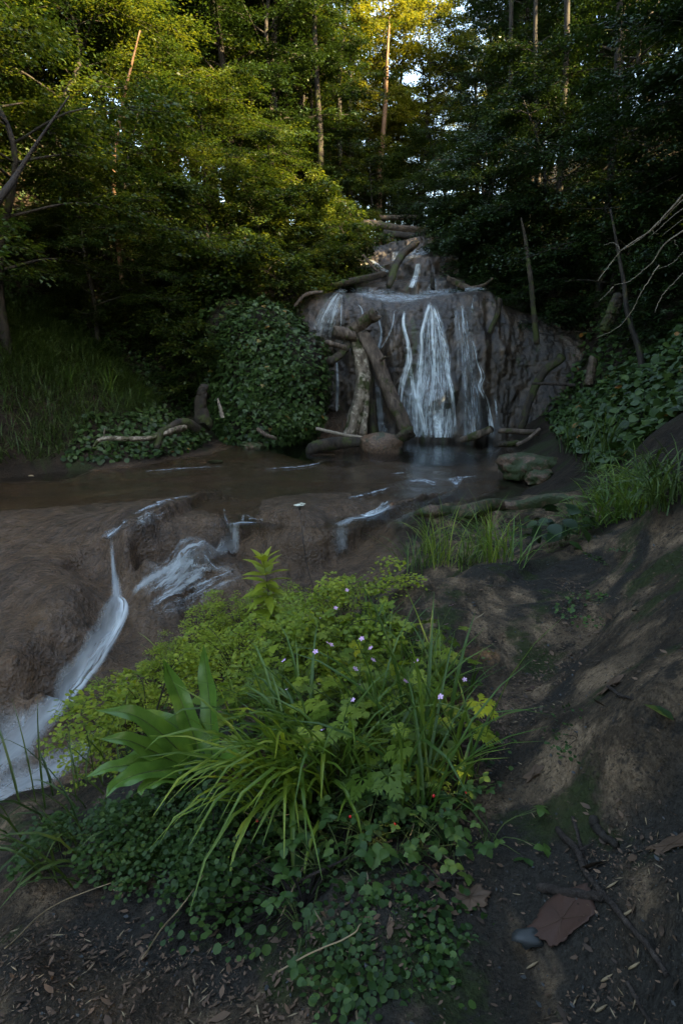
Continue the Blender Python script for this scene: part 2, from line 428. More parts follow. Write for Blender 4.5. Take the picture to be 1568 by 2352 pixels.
# travertine rims: below the line the bed steps down
def rim(px_pts, depth, reach, crest=.012):
    global GZ
    p = cr([hit(float(a), float(b))[:2] for a, b in px_pts], 40)
    x0, x1 = p[:, 0].min()-reach*2.5, p[:, 0].max()+reach*2.5
    y0, y1 = p[:, 1].min()-reach*2.5, p[:, 1].max()+reach*2.5
    i0, i1 = np.searchsorted(XS, [x0, x1]); j0, j1 = np.searchsorted(YS, [y0, y1])
    x, y = GX[j0:j1, i0:i1], GY[j0:j1, i0:i1]
    w = .03*fbm(x*3, y*3, 1.0, 3, 5)
    best = np.full(x.shape, 1e9); sg = np.zeros(x.shape); tt = np.zeros(x.shape)
    for k in range(len(p)-1):
        a, e = p[k], p[k+1]-p[k]
        t = np.clip(((x-a[0])*e[0]+(y-a[1])*e[1])/(e@e+1e-12), 0, 1)
        qx, qy = x-a[0]-e[0]*t, y-a[1]-e[1]*t
        dd = np.hypot(qx, qy); m = dd < best
        best = np.where(m, dd, best); sg = np.where(m, np.sign(e[0]*qy-e[1]*qx), sg); tt = np.where(m, (k+t)/len(p), tt)
    s = best*sg+w            # positive = upper side (left of the line's direction)
    endf = sstep(0, .15, tt)*sstep(1, .85, tt)
    low = sstep(0.0, -.07, s)*np.exp(-np.maximum(-s, 0)/reach)
    up = np.exp(-(np.maximum(s, 0)/.07)**2)*sstep(-.03, .0, s)
    GZ[j0:j1, i0:i1] += endf*(-depth*low+crest*up)
rim([(290,1235),(340,1195),(400,1158),(460,1138),(520,1132)], .11, .30, .03)
rim([(415,1265),(470,1262),(515,1235),(530,1205),(510,1180)], .17, .22, .03)
rim([(545,1172),(590,1192),(640,1195),(700,1190)], .12, .22, .03)
rim([(585,1240),(640,1246),(700,1248),(770,1232),(850,1190),(910,1158),(1000,1142),(1090,1120)], .17, .35, .035)
rim([(130,1300),(180,1270),(235,1238)], .09, .3, .02)
rim([(1010,1118),(1100,1108),(1160,1100)], .05, .3)
rim([(930,1222),(960,1200),(1100,1185),(1290,1165)], .10, .4, .03)
rim([(850,1385),(960,1335),(1100,1315),(1200,1296),(1330,1246)], .05, .3, .0)
# roughness of the surfaces
POOLP = None
def wpoly(pts): return hit([p[0] for p in pts], [p[1] for p in pts], GZ)[:, :2]
WETP = wpoly([(0,1100),(150,1092),(330,1066),(480,1040),(520,1012),(700,1006),(900,1006),(1180,1008),(1200,1040),(1150,1080),(1160,1120),(1080,1150),(960,1165),(920,1200),(925,1290),(830,1370)])
WETP = np.vstack([WETP, [(.3,2.95),(-.2,2.7),(-.75,2.15),(-1.1,1.75),(-1.3,1.3),(-1.6,.4),(-5,0),(-5.4,3),(-5.6,6)]])
BANKP = wpoly([(1568,1165),(1450,1195),(1340,1235),(1220,1286),(1100,1306),(960,1326),(850,1375)])
BANKP = np.vstack([BANKP, [(.05,2.45),(-.55,2.1),(-.95,1.6),(-1.2,1.2),(-1.25,-.5),(0,-3),(3,-3),(2.3,1.5)]])
LEDGE = wpoly([(920,1205),(960,1165),(1090,1150),(1310,1115),(1400,1150),(1340,1240),(1220,1290),(1100,1310),(960,1330),(860,1370),(925,1290)])
dw = polyd(GX, GY, WETP); db = np.maximum(polyd(GX, GY, BANKP), polyd(GX, GY, LEDGE))
near = (GY < 20) & (np.abs(GX) < 14)
wet = np.where(near, sstep(-.05, .10, dw+.10*fbm(GX*2, GY*2, 0, 3, 3)), 0)
mound = np.where(near, sstep(-.05, .15, db+.08*fbm(GX*4, GY*4, 0, 3, 9)), 0)
def ridged(x, y, s): return 1-np.abs(fbm(x, y, 0, 3, s))*2
wx = fbm(GX*1.3, GY*1.3, 3.0, 3, 21)*.5; wy = fbm(GX*1.3, GY*1.3, 8.0, 3, 22)*.5
slope_y, slope_x = np.gradient(GZ, YS, XS)
sl = np.clip(np.hypot(slope_x, slope_y), 0, 1.2)
GZ += mound*(.060*ridged((GX+wx)*1.6, (GY+wy)*1.6, 31)-.036+.03*fbm(GX*5, GY*5, 0, 4, 33)+.010*np.sin(13*(GX*.9+GY*.35)+5*fbm(GX*1.1, GY*1.1, 2.0, 3, 35))+.008*np.abs(fbm(GX*16, GY*16, 0, 3, 34)))
lump = fbm(GX*4, GY*4, 0, 4, 41)
GZ += wet*np.clip(.12+sl, 0, 1)*(.085*lump+.055*np.abs(fbm(GX*10, GY*10, 0, 3, 43))+.016*fbm(GX*27, GY*27, 0, 3, 44))
GZ += (1-wet)*(1-mound)*np.clip((GY-3)/6, .1, 1)*(.12*fbm(GX*.9, GY*.9, 0, 5, 51))
GZ += .004*fbm(GX*22, GY*22, 0, 3, 61)*np.where(GY < 8, 1, 0)

# streaks that follow the water: noise smeared down the slope
SMY, SMX = np.gradient(base_z(GX[::2, ::2], GY[::2, ::2]), YS[::2], XS[::2])
flow = np.zeros(GX.shape)
mk = (wet > .02) & (GY < 13) & (GY > 1.5)
px_, py_ = GX[mk], GY[mk]
def bil2(F, x, y):
    xs, ys = XS[::2], YS[::2]
    i = np.clip(np.searchsorted(xs, x)-1, 0, len(xs)-2); j = np.clip(np.searchsorted(ys, y)-1, 0, len(ys)-2)
    u = np.clip((x-xs[i])/(xs[i+1]-xs[i]), 0, 1); v = np.clip((y-ys[j])/(ys[j+1]-ys[j]), 0, 1)
    return (F[j, i]*(1-u)+F[j, i+1]*u)*(1-v)+(F[j+1, i]*(1-u)+F[j+1, i+1]*u)*v
acc = 0.0; wsum = 0.0
for sgn in (1, -1):
    x, y = px_.copy(), py_.copy()
    for k in range(9):
        gx, gy = bil2(SMX, x, y), bil2(SMY, x, y)-.02
        g = np.hypot(gx, gy)+1e-6
        x = x-sgn*.03*gx/g; y = y-sgn*.03*gy/g
        q = .6*vnoise(x*26, y*26, .3, 71)+.5*vnoise(x*52, y*40, .3, 72)
        acc = acc+q; wsum += 1
flow[mk] = acc/wsum*2.2
GZ += wet*.008*flow*np.clip(.4+sl, 0, 1)

def gz(x, y): return bil(GZ, np.asarray(x, float), np.asarray(y, float))
NYG, NXG = np.gradient(GZ, YS, XS)
def gn(x, y):
    x, y = np.asarray(x, float), np.asarray(y, float)
    return norm(np.stack([-bil(NXG, x, y), -bil(NYG, x, y), np.ones_like(x)], -1))

t = NT('ground')
P = t.co(); w = t.attr('wet'); mo = t.attr('mound'); fl = t.attr('flow')
n_big = t.noise(P, 1.7, 5, .6, None, .8); n_mid = t.noise(P, 7, 6, .62, None, .5); n_fine = t.noise(P, 55, 5, .65); n_str = t.noise(P, 2.6, 6, .68, (1, .55, 1), 1.6)
soil = t.ramp(n_mid, [(.3, (.010, .0075, .005)), (.6, (.030, .021, .013)), (.8, (.06, .042, .026))])
soil = t.mix(t.rng(n_big, .5, .62, 0, .8), soil, t.mix(n_fine, (.010, .016, .005), (.035, .045, .012)))
pale = t.ramp(n_str, [(.36, (.028, .020, .012)), (.46, (.080, .056, .033)), (.58, (.27, .185, .110))])
dark = t.mix(n_fine, (.018, .016, .012), (.052, .046, .036))
wv = t.n('ShaderNodeTexWave'); t.l(P, wv.inputs['Vector']); wv.bands_direction = 'X'
for a_, b_ in (('Scale', 2.2), ('Distortion', 9.0), ('Detail', 4.0), ('Detail Scale', .8), ('Detail Roughness', .6)): wv.inputs[a_].default_value = b_
pale = t.mix(t.rng(wv.outputs[1], .30, .75, .5, 0), pale, t.mix(n_fine, (.022, .018, .012), (.062, .048, .032)))
tufa = t.mix(t.rng(n_big, .50, .60), pale, dark)
tufa = t.mix(t.rng(t.noise(P, 13, 4, .7), .55, .66, 0, .85), tufa, (.022, .020, .016))
tufa = t.mix(t.rng(t.noise(P, 90, 2, .6), .58, .66, 0, .7), tufa, (.02, .017, .013))
mossc = t.mix(n_fine, (.010, .017, .004), (.042, .058, .013))
tufa = t.mix(t.rng(t.noise(P, 150, 4, .75), .34, .62, .75, 0), tufa, t.mix(1.0, tufa, (.42, .40, .38), 'MULTIPLY'))
tufa = t.mix(t.math('MULTIPLY', t.rng(t.noise(P, 3.3, 6, .65), .53, .60), .8), tufa, mossc)
bed = t.ramp(t.math('ADD', t.math('MULTIPLY', n_big, .6), t.math('MULTIPLY', n_mid, .4)), [(.34, (.022, .013, .006)), (.5, (.060, .034, .015)), (.66, (.115, .066, .029))])
bed = t.mix(t.rng(fl, -.5, .6, .0, .55), bed, (.14, .086, .048))
bed = t.mix(t.rng(t.noise(P, 20, 5, .65), .52, .7, 0, .6), bed, (.028, .021, .015))
col = t.mix(mo, soil, tufa); col = t.mix(w, col, bed)
rough = t.math('ADD', t.math('MULTIPLY', w, -.68), .84)
rough = t.math('ADD', rough, t.math('MULTIPLY', n_fine, .12))
spec = t.math('ADD', t.math('MULTIPLY', w, .2), .2)
vr = t.n('ShaderNodeTexVoronoi'); t.l(P, vr.inputs['Vector']); vr.inputs['Scale'].default_value = 34
b1 = t.bump(t.math('ADD', t.math('ADD', n_fine, t.math('MULTIPLY', n_mid, 1.5)), t.math('MULTIPLY', vr.outputs[0], .5)), .85, .035)
b2 = t.bump(t.noise(P, 160, 3, .6), .5, .006, b1)
b3 = t.bump(fl, t.math('MULTIPLY', w, .55), .025, b2)
M['ground'] = t.done(t.pbr(col, rough, spec, b3, t.math('MULTIPLY', w, t.rng(n_mid, .42, .62, .06, .60))))

mb = MB()
mb.add(np.stack([GX, GY, GZ], -1).reshape(-1, 3), grid_faces(len(YS), len(XS)))
ground = mb.build('ground', M['ground'])
for nm, F in (('wet', wet), ('mound', mound), ('flow', flow)):
    a = ground.data.attributes.new(nm, 'FLOAT', 'POINT'); a.data.foreach_set('value', F.astype(np.float32).ravel())
tag(ground, 'brown tufa stream bed and mossy tufa mounds between the soil banks', 'ground', kind='structure')
# ------------------------------------------------------------------ tufa cliff of the waterfall
def Z3(pts): return [(564.4+.42*a[0], 517.3+.42*a[1]) for a in pts]
NXC, NSC = 300, 260
CX = np.linspace(-1.7, 5.3, NXC)
SS = np.linspace(0, 1, NSC)
cxg, csg = np.meshgrid(CX, SS)
H = np.interp(CX, [-1.7,-1.2,-.9,-.6,-.2,.6,1.8,2.6,3.25,3.6,4.3,5.3], [2.2,2.45,2.75,2.95,3.03,2.97,2.93,2.98,3.02,2.72,2.5,2.4])
H = H+.13+.05*fbm(CX*1.6, 0*CX, 0, 3, 3)
FACE = .72
th = np.clip(csg/FACE, 0, 1)*np.pi/2
PE = 2.7
hh = np.sin(th)**(2/PE)
D = 1.05+.35*np.exp(-((cxg+.6)/.7)**2)
back = np.clip((csg-FACE)/(1-FACE), 0, 1)
bul = (.50*np.exp(-((cxg-1.85)/.85)**2)*(1-.55*hh) + .35*np.exp(-((cxg-2.9)/.55)**2)*(1-.5*hh)
       + .34*np.exp(-((cxg+.75)/.45)**2)*sstep(.2, .8, hh) - .50*np.exp(-((cxg+.15)/.5)**2)*sstep(.85, .45, hh)
       - .30*np.exp(-((cxg-.75)/.28)**2)*sstep(1, .4, hh) + .22*np.exp(-((cxg-1.05)/.22)**2)*sstep(.05, .5, hh)*sstep(1.1, .7, hh)
       + .22*sstep(3.1, 3.6, cxg)*(1-hh) + .30*sstep(3.4, 5.0, cxg)*(1-.6*hh) - .12*np.exp(-((cxg-3.15)/.12)**2))
bul += .25*np.exp(-((hh-.30)/.10)**2)*np.exp(-((cxg-2.0)/.5)**2)
zz = H[None]*hh+back*.10-.25*(csg == 0)
yy = 12.55-bul+D*(1-np.maximum(np.cos(th), 0)**(2/PE))+back*1.4
vf = np.clip(zz/3, 0, 1)
dep = (.20*fbm(cxg*1.3, zz*.8, 0, 4, 91)+.11*fbm(cxg*5, zz*1.6, 0, 4, 92)+.08*np.abs(fbm(cxg*9, zz*7, 0, 4, 93))+.02*fbm(cxg*26, zz*16, yy*16, 3, 95))
yy = yy-dep*np.where(csg < FACE, 1-.5*hh**6, .35)
zz = zz+np.where(csg > FACE, .05*fbm(cxg*4, yy*4, 0, 4, 94)+.025*fbm(cxg*13, yy*13, 0, 3, 96), 0)
CV = np.stack([cxg, yy, zz], -1).reshape(-1, 3); CF = grid_faces(NSC, NXC)
t = NT('tufa_rock'); P = t.co()
n1 = t.noise(P, 1.1, 5, .6, (1, 1, .55), .6); n2 = t.noise(P, 6, 6, .65, (1, 1, .4), .4); n3 = t.noise(P, 38, 5, .65)
col = t.ramp(n2, [(.30, (.010, .007, .005)), (.46, (.036, .025, .016)), (.60, (.090, .061, .038)), (.78, (.18, .125, .08))])
col = t.mix(t.rng(n1, .42, .62), t.mix(1.0, col, (.62, .66, .70), 'MULTIPLY'), col)
col = t.mix(t.rng(t.noise(P, 2.3, 4, .6, (1.6, 1, .4)), .60, .68, 0, .85), col, t.mix(n3, (.012, .020, .004), (.050, .066, .012)))
col = t.mix(t.rng(n3, .38, .7, 0, .55), col, t.mix(1.0, col, (.4, .4, .4), 'MULTIPLY'))
b = t.bump(t.noise(P, 130, 3, .6), .5, .008, t.bump(n3, .7, .03, t.bump(n2, .6, .05)))
M['tufa_rock'] = t.done(t.pbr(col, t.math('ADD', .16, t.math('MULTIPLY', n3, .35)), .45, b, .15))
mb = MB(); mb.add(CV, CF)
cliff = mb.build('tufa_cliff', M['tufa_rock'])
tag(cliff, 'wet grey brown tufa cliff under the waterfall', 'cliff', kind='structure')
BC = BVHTree.FromPolygons(CV.tolist(), CF.tolist())

# upper cascade ledges behind the lip
ux, us = np.meshgrid(np.linspace(.35, 2.95, 150), np.linspace(0, 1, 150))
uz = np.interp(us, [0,.12,.20,.42,.52,.74,.86,1], [2.9,3.12,3.45,3.66,4.1,4.34,4.8,5.0])+.30*(ux-1.4)*np.interp(us,[0,.4,1],[0,.35,.5])
uy = np.interp(us, [0,.12,.20,.42,.52,.74,.86,1], [14.0,14.5,14.6,15.5,15.65,16.6,16.8,20.5])-.35*np.exp(-((ux-1.9)/.6)**2)
uy = uy-.20*fbm(ux*2, uz*2, 0, 4, 101)-.06*fbm(ux*9, uz*9, uy*9, 3, 102); uz = uz+.07*fbm(ux*3, uy*3, 0, 4, 103)
UV_, UF_ = np.stack([ux, uy, uz], -1).reshape(-1, 3), grid_faces(150, 150)
mb = MB(); mb.add(UV_, UF_)
tag(mb.build('rock_ledges', M['tufa_rock']), 'stepped wet rock ledges of the upper cascade above the waterfall lip', 'rock ledge', kind='structure')
BU = BVHTree.FromPolygons(UV_.tolist(), UF_.tolist())
def chit(px, py, fall=12.6, trees=None):
    o = Vector((0, 0, CAM_Z)); d = Vector(ray(px, py)).normalized()
    best = None
    for b in (trees or (BC, BU)):
        h = b.ray_cast(o, d)
        if h[0] is not None and (best is None or h[3] < best[1]): best = (np.array(h[0]), h[3])
    return best[0] if best else at_y(px, py, fall)

# ------------------------------------------------------------------ water
t = NT('pool_water'); P = t.co()
nb = t.noise(P, 9, 4, .6, (1, .45, 1), .8); ns = t.noise(P, 38, 3, .6, (1, .4, 1))
bp = t.bump(ns, .10, .02, t.bump(nb, .16, .05))
gl = t.n("ShaderNodeBsdfGlossy"); gl.inputs['Roughness'].default_value = .10; t.l(bp, gl.inputs['Normal']); gl.inputs[0].default_value = (.9, .95, 1, 1)
tr = t.n("ShaderNodeBsdfTransparent"); tr.inputs[0].default_value = (.95, .91, .83, 1)
fr = t.n("ShaderNodeFresnel"); fr.inputs[0].default_value = 1.33; t.l(bp, fr.inputs['Normal'])
mx = t.n("ShaderNodeMixShader"); t.l(fr.outputs[0], mx.inputs[0]); t.l(tr.outputs[0], mx.inputs[1]); t.l(gl.outputs[0], mx.inputs[2])
M['water'] = t.done(mx.outputs[0])
def white_water(name, su, sv, lo, hi, dens, col=(.62, .70, .74), veil=.0):
    t = NT(name)
    uv = t.n("ShaderNodeUVMap").outputs[0]
    oi = t.n("ShaderNodeObjectInfo").outputs['Random']
    off = t.n("ShaderNodeVectorMath", operation='ADD'); t.l(uv, off.inputs[0])
    cm = t.n("ShaderNodeCombineXYZ"); t.l(t.math('MULTIPLY', oi, 37.0), cm.inputs[0]); t.l(oi, cm.inputs[2]); t.l(cm.outputs[0], off.inputs[1])
    n1 = t.noise(off.outputs[0], 1.0, 4, .62, (su, sv, 1), .35)
    n2 = t.noise(off.outputs[0], 1.0, 3, .6, (su*3.4, sv*5, 1))
    f = t.math('ADD', t.math('MULTIPLY', n1, .60), t.math('MULTIPLY', n2, .40))
    f = t.rng(f, lo, hi)
    f = t.math('ADD', t.math('MULTIPLY', f, 1-veil), veil)
    a = t.math('MULTIPLY', t.math('MULTIPLY', f, t.attr('edge')), dens, clamp=True)
    d = t.n("ShaderNodeBsdfDiffuse"); d.inputs[0].default_value = (*col, 1)
    tl = t.n("ShaderNodeBsdfTranslucent"); tl.inputs[0].default_value = (*col, 1)
    m0 = t.n("ShaderNodeMixShader"); m0.inputs[0].default_value = .35; t.l(d.outputs[0], m0.inputs[1]); t.l(tl.outputs[0], m0.inputs[2])
    tp = t.n("ShaderNodeBsdfTransparent")
    m = t.n("ShaderNodeMixShader"); t.l(a, m.inputs[0]); t.l(tp.outputs[0], m.inputs[1]); t.l(m0.outputs[0], m.inputs[2])
    return t.done(m.outputs[0])
M['fall_water'] = white_water('fall_water', 16, .8, .38, .60, 1.0, (.80, .86, .87))
M['silk_water'] = white_water('silk_water', 9, .7, .25, .75, .62, (.70, .77, .80), .35)
M['thin_water'] = white_water('thin_water', 24, 2.0, .42, .68, .75, (.70, .77, .80))
M['soft_water'] = white_water('soft_water', 6, .6, .20, .82, .60, (.72, .79, .81), .28)
M['veil_water'] = white_water('veil_water', 26, 1.2, .42, .64, .72, (.74, .81, .83), .16)
M['film_water'] = white_water('film_water', 18, .8, .45, .72, .75, (.66, .73, .76))
M['foam_sheen_water'] = white_water('foam_sheen_water', 24, 10, .44, .60, .80, (.62, .70, .76))

# still pool: one sheet with small steps down at the riffles
wxs = np.linspace(-6.2, 4.4, 180); wys = np.concatenate([np.linspace(5.6, 9, 110), np.linspace(9.1, 13.0, 40)])
wxg, wyg = np.meshgrid(wxs, wys)
wz = -.012-.028*sstep(9.4, 8.9, wyg+.4*np.sin(wxg*.9))-.02*sstep(7.9, 7.5, wyg+.25*np.sin(wxg*1.3+1))-.05*sstep(6.9, 6.1, wyg)
wz += .006*fbm(wxg*3, wyg*5, 0, 3, 7)*sstep(11, 8, wyg)
mb = MB(); mb.add(np.stack([wxg, wyg, wz], -1).reshape(-1, 3), grid_faces(*wxg.shape))
tag(mb.build('water', M['water']), 'shallow clear brown pool below the waterfall', 'water', kind='structure')

def wlev(x, y):
    return np.where(y > 5.7, -.012-.028*sstep(9.4, 8.9, y+.4*np.sin(x*.9))-.02*sstep(7.9, 7.5, y+.25*np.sin(x*1.3+1))-.05*sstep(6.9, 6.1, y), -9)
def sheet(pts_l, pts_r, n, m, place_fn, mat, name, label, ends=(.06, .06), offs=.03, group=None, cat='waterfall', parent=None):
    """a sheet of falling water laid over the rock between two outlines"""
    L, Rr = cr(pts_l, n), cr(pts_r, n)
    u = np.linspace(0, 1, m)
    V = np.zeros((n, m, 3))
    for i in range(n):
        for j in range(m):
            q = L[i]*(1-u[j])+Rr[i]*u[j]; V[i, j] = place_fn(q[0], q[1])
    cam0 = np.array([0, 0, CAM_Z]); V = V+norm(cam0-V)*(offs*(1+.5*np.sin(np.pi*u))[None, :, None])
    w = np.linalg.norm(V[:, -1]-V[:, 0], axis=1)
    s = np.concatenate([[0], np.cumsum(np.linalg.norm(np.diff(V[:, m//2], axis=0), axis=1))])
    wm = max(w.mean(), .05)
    UVs = np.stack([np.broadcast_to((u-.5)[None]*wm, (n, m)), np.broadcast_to(s[:, None], (n, m))], -1).reshape(-1, 2)+.001
    tt = np.linspace(0, 1, n)
    ed = (1-np.abs(2*u-1)**2.2)[None]*(sstep(0, max(ends[0], 1e-3), tt)*sstep(1, 1-max(ends[1], 1e-3), tt))[:, None]
    mb = MB(); mb.add(V.reshape(-1, 3), grid_faces(n, m), None, UVs, ed.reshape(-1))
    o = mb.build(name, M[mat], parent)
    return tag(o, label, cat, group) if not parent else o
FG = 'falls and trickles on the tufa cliff'
def fall(l, r, label, n=70, m=14, mat='fall_water', ends=(.08, .03), fallY=12.35, **k):
    return sheet(Z3(l), Z3(r), n, m, lambda a, b: chit(a, b, fallY), mat, 'waterfall', label, ends, group=FG, **k)
def Z9(pts): return [((597.3+.4109*a-564.4)/.42, (551.2+.4109*b-517.3)/.42) for a, b in pts]
def strand(pts, w, label, mat='fall_water', n=80, m=8, ends=(.08, .10), offs=.035):
    w = np.interp(np.linspace(0, 1, len(pts)), np.linspace(0, 1, len(w)), w)
    return fall(Z9([(a-k/2, b) for (a, b), k in zip(pts, w)]), Z9([(a+k/2, b) for (a, b), k in zip(pts, w)]), label, n, m, mat, ends, offs=offs)
fall(Z9([(1085,420),(1110,640),(1120,1108)]), Z9([(1175,420),(1230,760),(1290,1108)]), 'faint film of water between the fan and the narrow right fall', 60, 18, mat='film_water')
fall(Z9([(930,350),(895,480),(870,620),(850,760),(790,900),(780,1108)]), Z9([(985,350),(1030,480),(1065,640),(1085,800),(1105,930),(1110,1108)]), 'broad translucent fan of water, largest fall in the middle of the cliff', 90, 40, mat='veil_water')
strand([(945,345),(928,420),(906,520),(905,620),(892,760),(884,900),(905,1000),(925,1105)], [30,34,40,44,50,40,36,30], 'bright left strand of the broad central fan')
strand([(950,345),(960,430),(962,540),(970,650),(985,760),(1015,860),(1025,985)], [24,22,20,24,24,26,20], 'bright middle strand of the broad central fan', m=6)
strand([(965,370),(985,430),(1012,510),(1040,620),(1050,750),(1075,880),(1092,1105)], [30,40,44,44,36,26,20], 'right strand of the broad central fan')
strand([(806,390),(800,470),(826,580),(832,680),(802,780),(786,900),(784,1000),(786,1100)], [16,24,30,44,50,40,30,24], 'white fall left of the central fan')
strand([(836,690),(850,790),(864,900),(868,1100)], [16,30,34,50], 'thin right branch of the fall left of the central fan', m=7, ends=(.2, .1))
fall(Z9([(790,820),(782,960),(790,1108)]), Z9([(900,820),(915,960),(920,1108)]), 'fine curtain of threads between the two larger falls', 50, 24, mat='veil_water', ends=(.3, .04))
fall(Z9([(920,955),(925,1010),(930,1108)]), Z9([(1095,930),(1090,1010),(1075,1108)]), 'short curtain over the low step under the central fan', 30, 18)
strand([(656,418),(676,520),(662,600),(646,650),(662,720),(690,790)], [14,18,26,34,30,20], 'bright crooked stream dropping behind the leaning logs', 'silk_water', m=7)
fall(Z9([(640,800),(630,920),(622,1030),(640,1100)]), Z9([(672,800),(690,920),(706,1030),(722,1100)]), 'smooth pale blue chute widening behind the leaning logs', 60, 14, mat='silk_water', offs=.06)
strand([(750,398),(738,480),(704,560),(668,615)], [8,12,12,14], 'thin diagonal trickle joining the crooked stream', 'silk_water', 40, 5)
strand([(545,358),(566,385),(574,432)], [10,14,12], 'short white spout just under the lip above the upper log', 'silk_water', 20, 5)
fall([(505,345),(425,430),(355,560),(345,640)], [(560,345),(530,430),(505,560),(500,700)], 'veil of water sliding over the rounded left shoulder', 50, 18, mat='veil_water', offs=.04, ends=(.1, .6))
fall([(516,430),(514,560)], [(530,430),(526,560)], 'thin trickle down the left shoulder of the cliff', 30, 5, mat='silk_water')
fall([(488,735),(490,880),(478,1125)], [(504,735),(512,880),(508,1125)], 'thin trickle in the dark hollow beside the leaning logs', 40, 6, mat='silk_water')
fall([(424,880),(424,1115)], [(440,880),(442,1115)], 'faint trickle beside the ivy covered rock', 30, 5, mat='thin_water')
strand([(1180,535),(1206,630),(1218,690),(1244,760),(1228,820),(1262,900),(1284,1010),(1296,1112)], [8,14,18,30,30,30,36,50], 'narrow bluish fall near the right end of the cliff', m=8)
strand([(1250,775),(1285,820),(1312,880),(1322,1000),(1328,1110)], [10,18,20,22,26], 'thin right branch of the narrow fall near the right end', 'thin_water', m=6)
fall([(1240,380),(1225,480)], [(1262,380),(1240,480)], 'faint wet streak under the right end of the lip', 20, 6, mat='thin_water')
fall([(560,342),(760,345),(900,372),(1000,352),(1180,338),(1320,336)], [(560,372),(740,420),(890,425),(1000,400),(1180,372),(1320,362)], 'sheet of water along the lip of the cliff, its bright sheen painted white', 110, 12, mat='foam_sheen_water', ends=(.1, .1))  # whitish wet sheen of the lip drawn as white water
fall([(1120,420),(1140,700),(1160,1160)], [(1230,420),(1260,760),(1330,1160)], 'thin film of water on the dark rock right of the central fan', 60, 16, mat='film_water')
def ufall(l, r, label, **k): return sheet(Z3(l), Z3(r), 40, 10, lambda a, b: chit(a, b, 15.5), k.pop('mat', 'fall_water'), 'waterfall', label, (.1, .1), .03, 'cascades above the lip')
ufall([(900,135),(1000,115),(1062,98)], [(860,205),(980,165),(1062,130)], 'upper cascade sheet at the top of the ledges', mat='foam_sheen_water')
ufall([(925,205),(905,280),(880,345)], [(965,205),(950,270),(925,350)], 'cascade slipping off the ledge onto the lip behind the mossy log')
ufall([(675,190),(720,235),(770,262)], [(690,185),(750,225),(790,250)], 'small cascade at the left end of the upper ledges')
ufall([(800,140),(790,200)], [(850,140),(845,200)], 'small upper cascade beside the arched mossy log', mat='thin_water')
ufall([(1010,290),(985,350)], [(1050,290),(1040,350)], 'small cascade by the upright post on the lip', mat='thin_water')

# runs of white water over the tufa apron, each laid on the bed
def run(pts, width, label, mat='silk_water', n=60, m=9, ends=(.12, .12), offs=.02, group='white water runs on the tufa apron'):
    p = np.array([hit(float(a), float(b)) for a, b in cr(pts, 24)])
    p = cr(p, n)[:, :2]
    for _ in range(2): p[1:-1] = (p[:-2]+2*p[1:-1]+p[2:])/4
    tg = norm(np.gradient(p, axis=0)); sd = np.stack([tg[:, 1], -tg[:, 0]], -1)
    w = np.interp(np.linspace(0, 1, n), np.linspace(0, 1, len(width)), width)
    u = np.linspace(-1, 1, m)
    xy = p[:, None]+sd[:, None]*(u[None]*w[:, None])[..., None]/2
    z = gz(xy[..., 0], xy[..., 1]); zc = z[:, m//2]
    z = np.maximum(z, (.6*z+.4*zc[:, None]))+offs*(1-.6*u**2)[None]+.0
    z = np.maximum(z, wlev(xy[..., 0], xy[..., 1])+offs*.6)
    V = np.concatenate([xy, z[..., None]], -1)
    s = np.concatenate([[0], np.cumsum(np.linalg.norm(np.diff(p, axis=0), axis=1))])
    UVs = np.stack([u[None]*w[:, None]/2+.001, np.broadcast_to(s[:, None], (n, m))+.001], -1).reshape(-1, 2)
    tt = np.linspace(0, 1, n)
    ed = ((1-u**2)**1.4)[None]*(sstep(0, ends[0], tt)*sstep(1, 1-ends[1], tt))[:, None]
    mb = MB(); mb.add(V.reshape(-1, 3), grid_faces(n, m), None, UVs, ed.reshape(-1))
    return tag(mb.build('water_run', M[mat]), label, 'white water', group)
run([(255,1235),(262,1320),(268,1385),(235,1460),(165,1570),(95,1660),(40,1715),(-60,1790)], [.04,.05,.13,.15,.12,.16,.28,.42], 'long silky chute sliding down to the lower left corner of the stream', 'soft_water', n=110, m=13)
run([(272,1370),(285,1400),(255,1470),(180,1580),(100,1670)], [.04,.10,.10,.1,.1], 'second strand beside the long silky chute', 'fall_water')
run([(330,1185),(275,1215),(243,1240)], [.06,.12,.16], 'small white run in the groove above the long chute', 'thin_water')
run([(400,1172),(345,1188),(310,1205)], [.03,.08,.05], 'thin bright run under the curved rim', 'thin_water', ends=(.25, .25))
run([(514,1178),(521,1200),(536,1236),(545,1252)], [.02,.03,.05,.06], 'thin white spout left of the splash', 'thin_water')
run([(608,1193),(585,1210),(570,1240)], [.02,.035,.05], 'thin white spout right of the splash', 'thin_water', ends=(.3, .2))
run([(592,1196),(566,1222),(556,1250)], [.015,.03,.05], 'thin spout in the middle of the splash', 'thin_water', ends=(.3, .2))
run([(600,1247),(560,1256),(500,1270),(440,1286)], [.04,.10,.08,.05], 'brightest white water spreading left from the splash', 'soft_water', ends=(.2, .4))
run([(470,1282),(400,1305),(330,1345),(300,1370)], [.06,.08,.08,.06], 'faint run leading on toward the long chute', 'soft_water', n=80, ends=(.3, .3))
run([(910,1180),(850,1190),(800,1222),(755,1262)], [.12,.12,.14,.18], 'silky run along the foot of the right dome', 'soft_water', ends=(.2, .3))
run([(900,1165),(850,1182),(830,1192)], [.05,.14,.12], 'bright crease where water leaves the side pool', 'fall_water')
run([(300,1640),(230,1700),(140,1765),(40,1810),(-60,1850)], [.08,.15,.21,.28,.4], 'smooth run of the lower stream under the fern bank', 'soft_water', n=80, m=11)
run([(560,1300),(430,1345),(330,1400)], [.3,.5,.4], 'wide thin film of water behind the plants', 'thin_water', ends=(.3, .3))
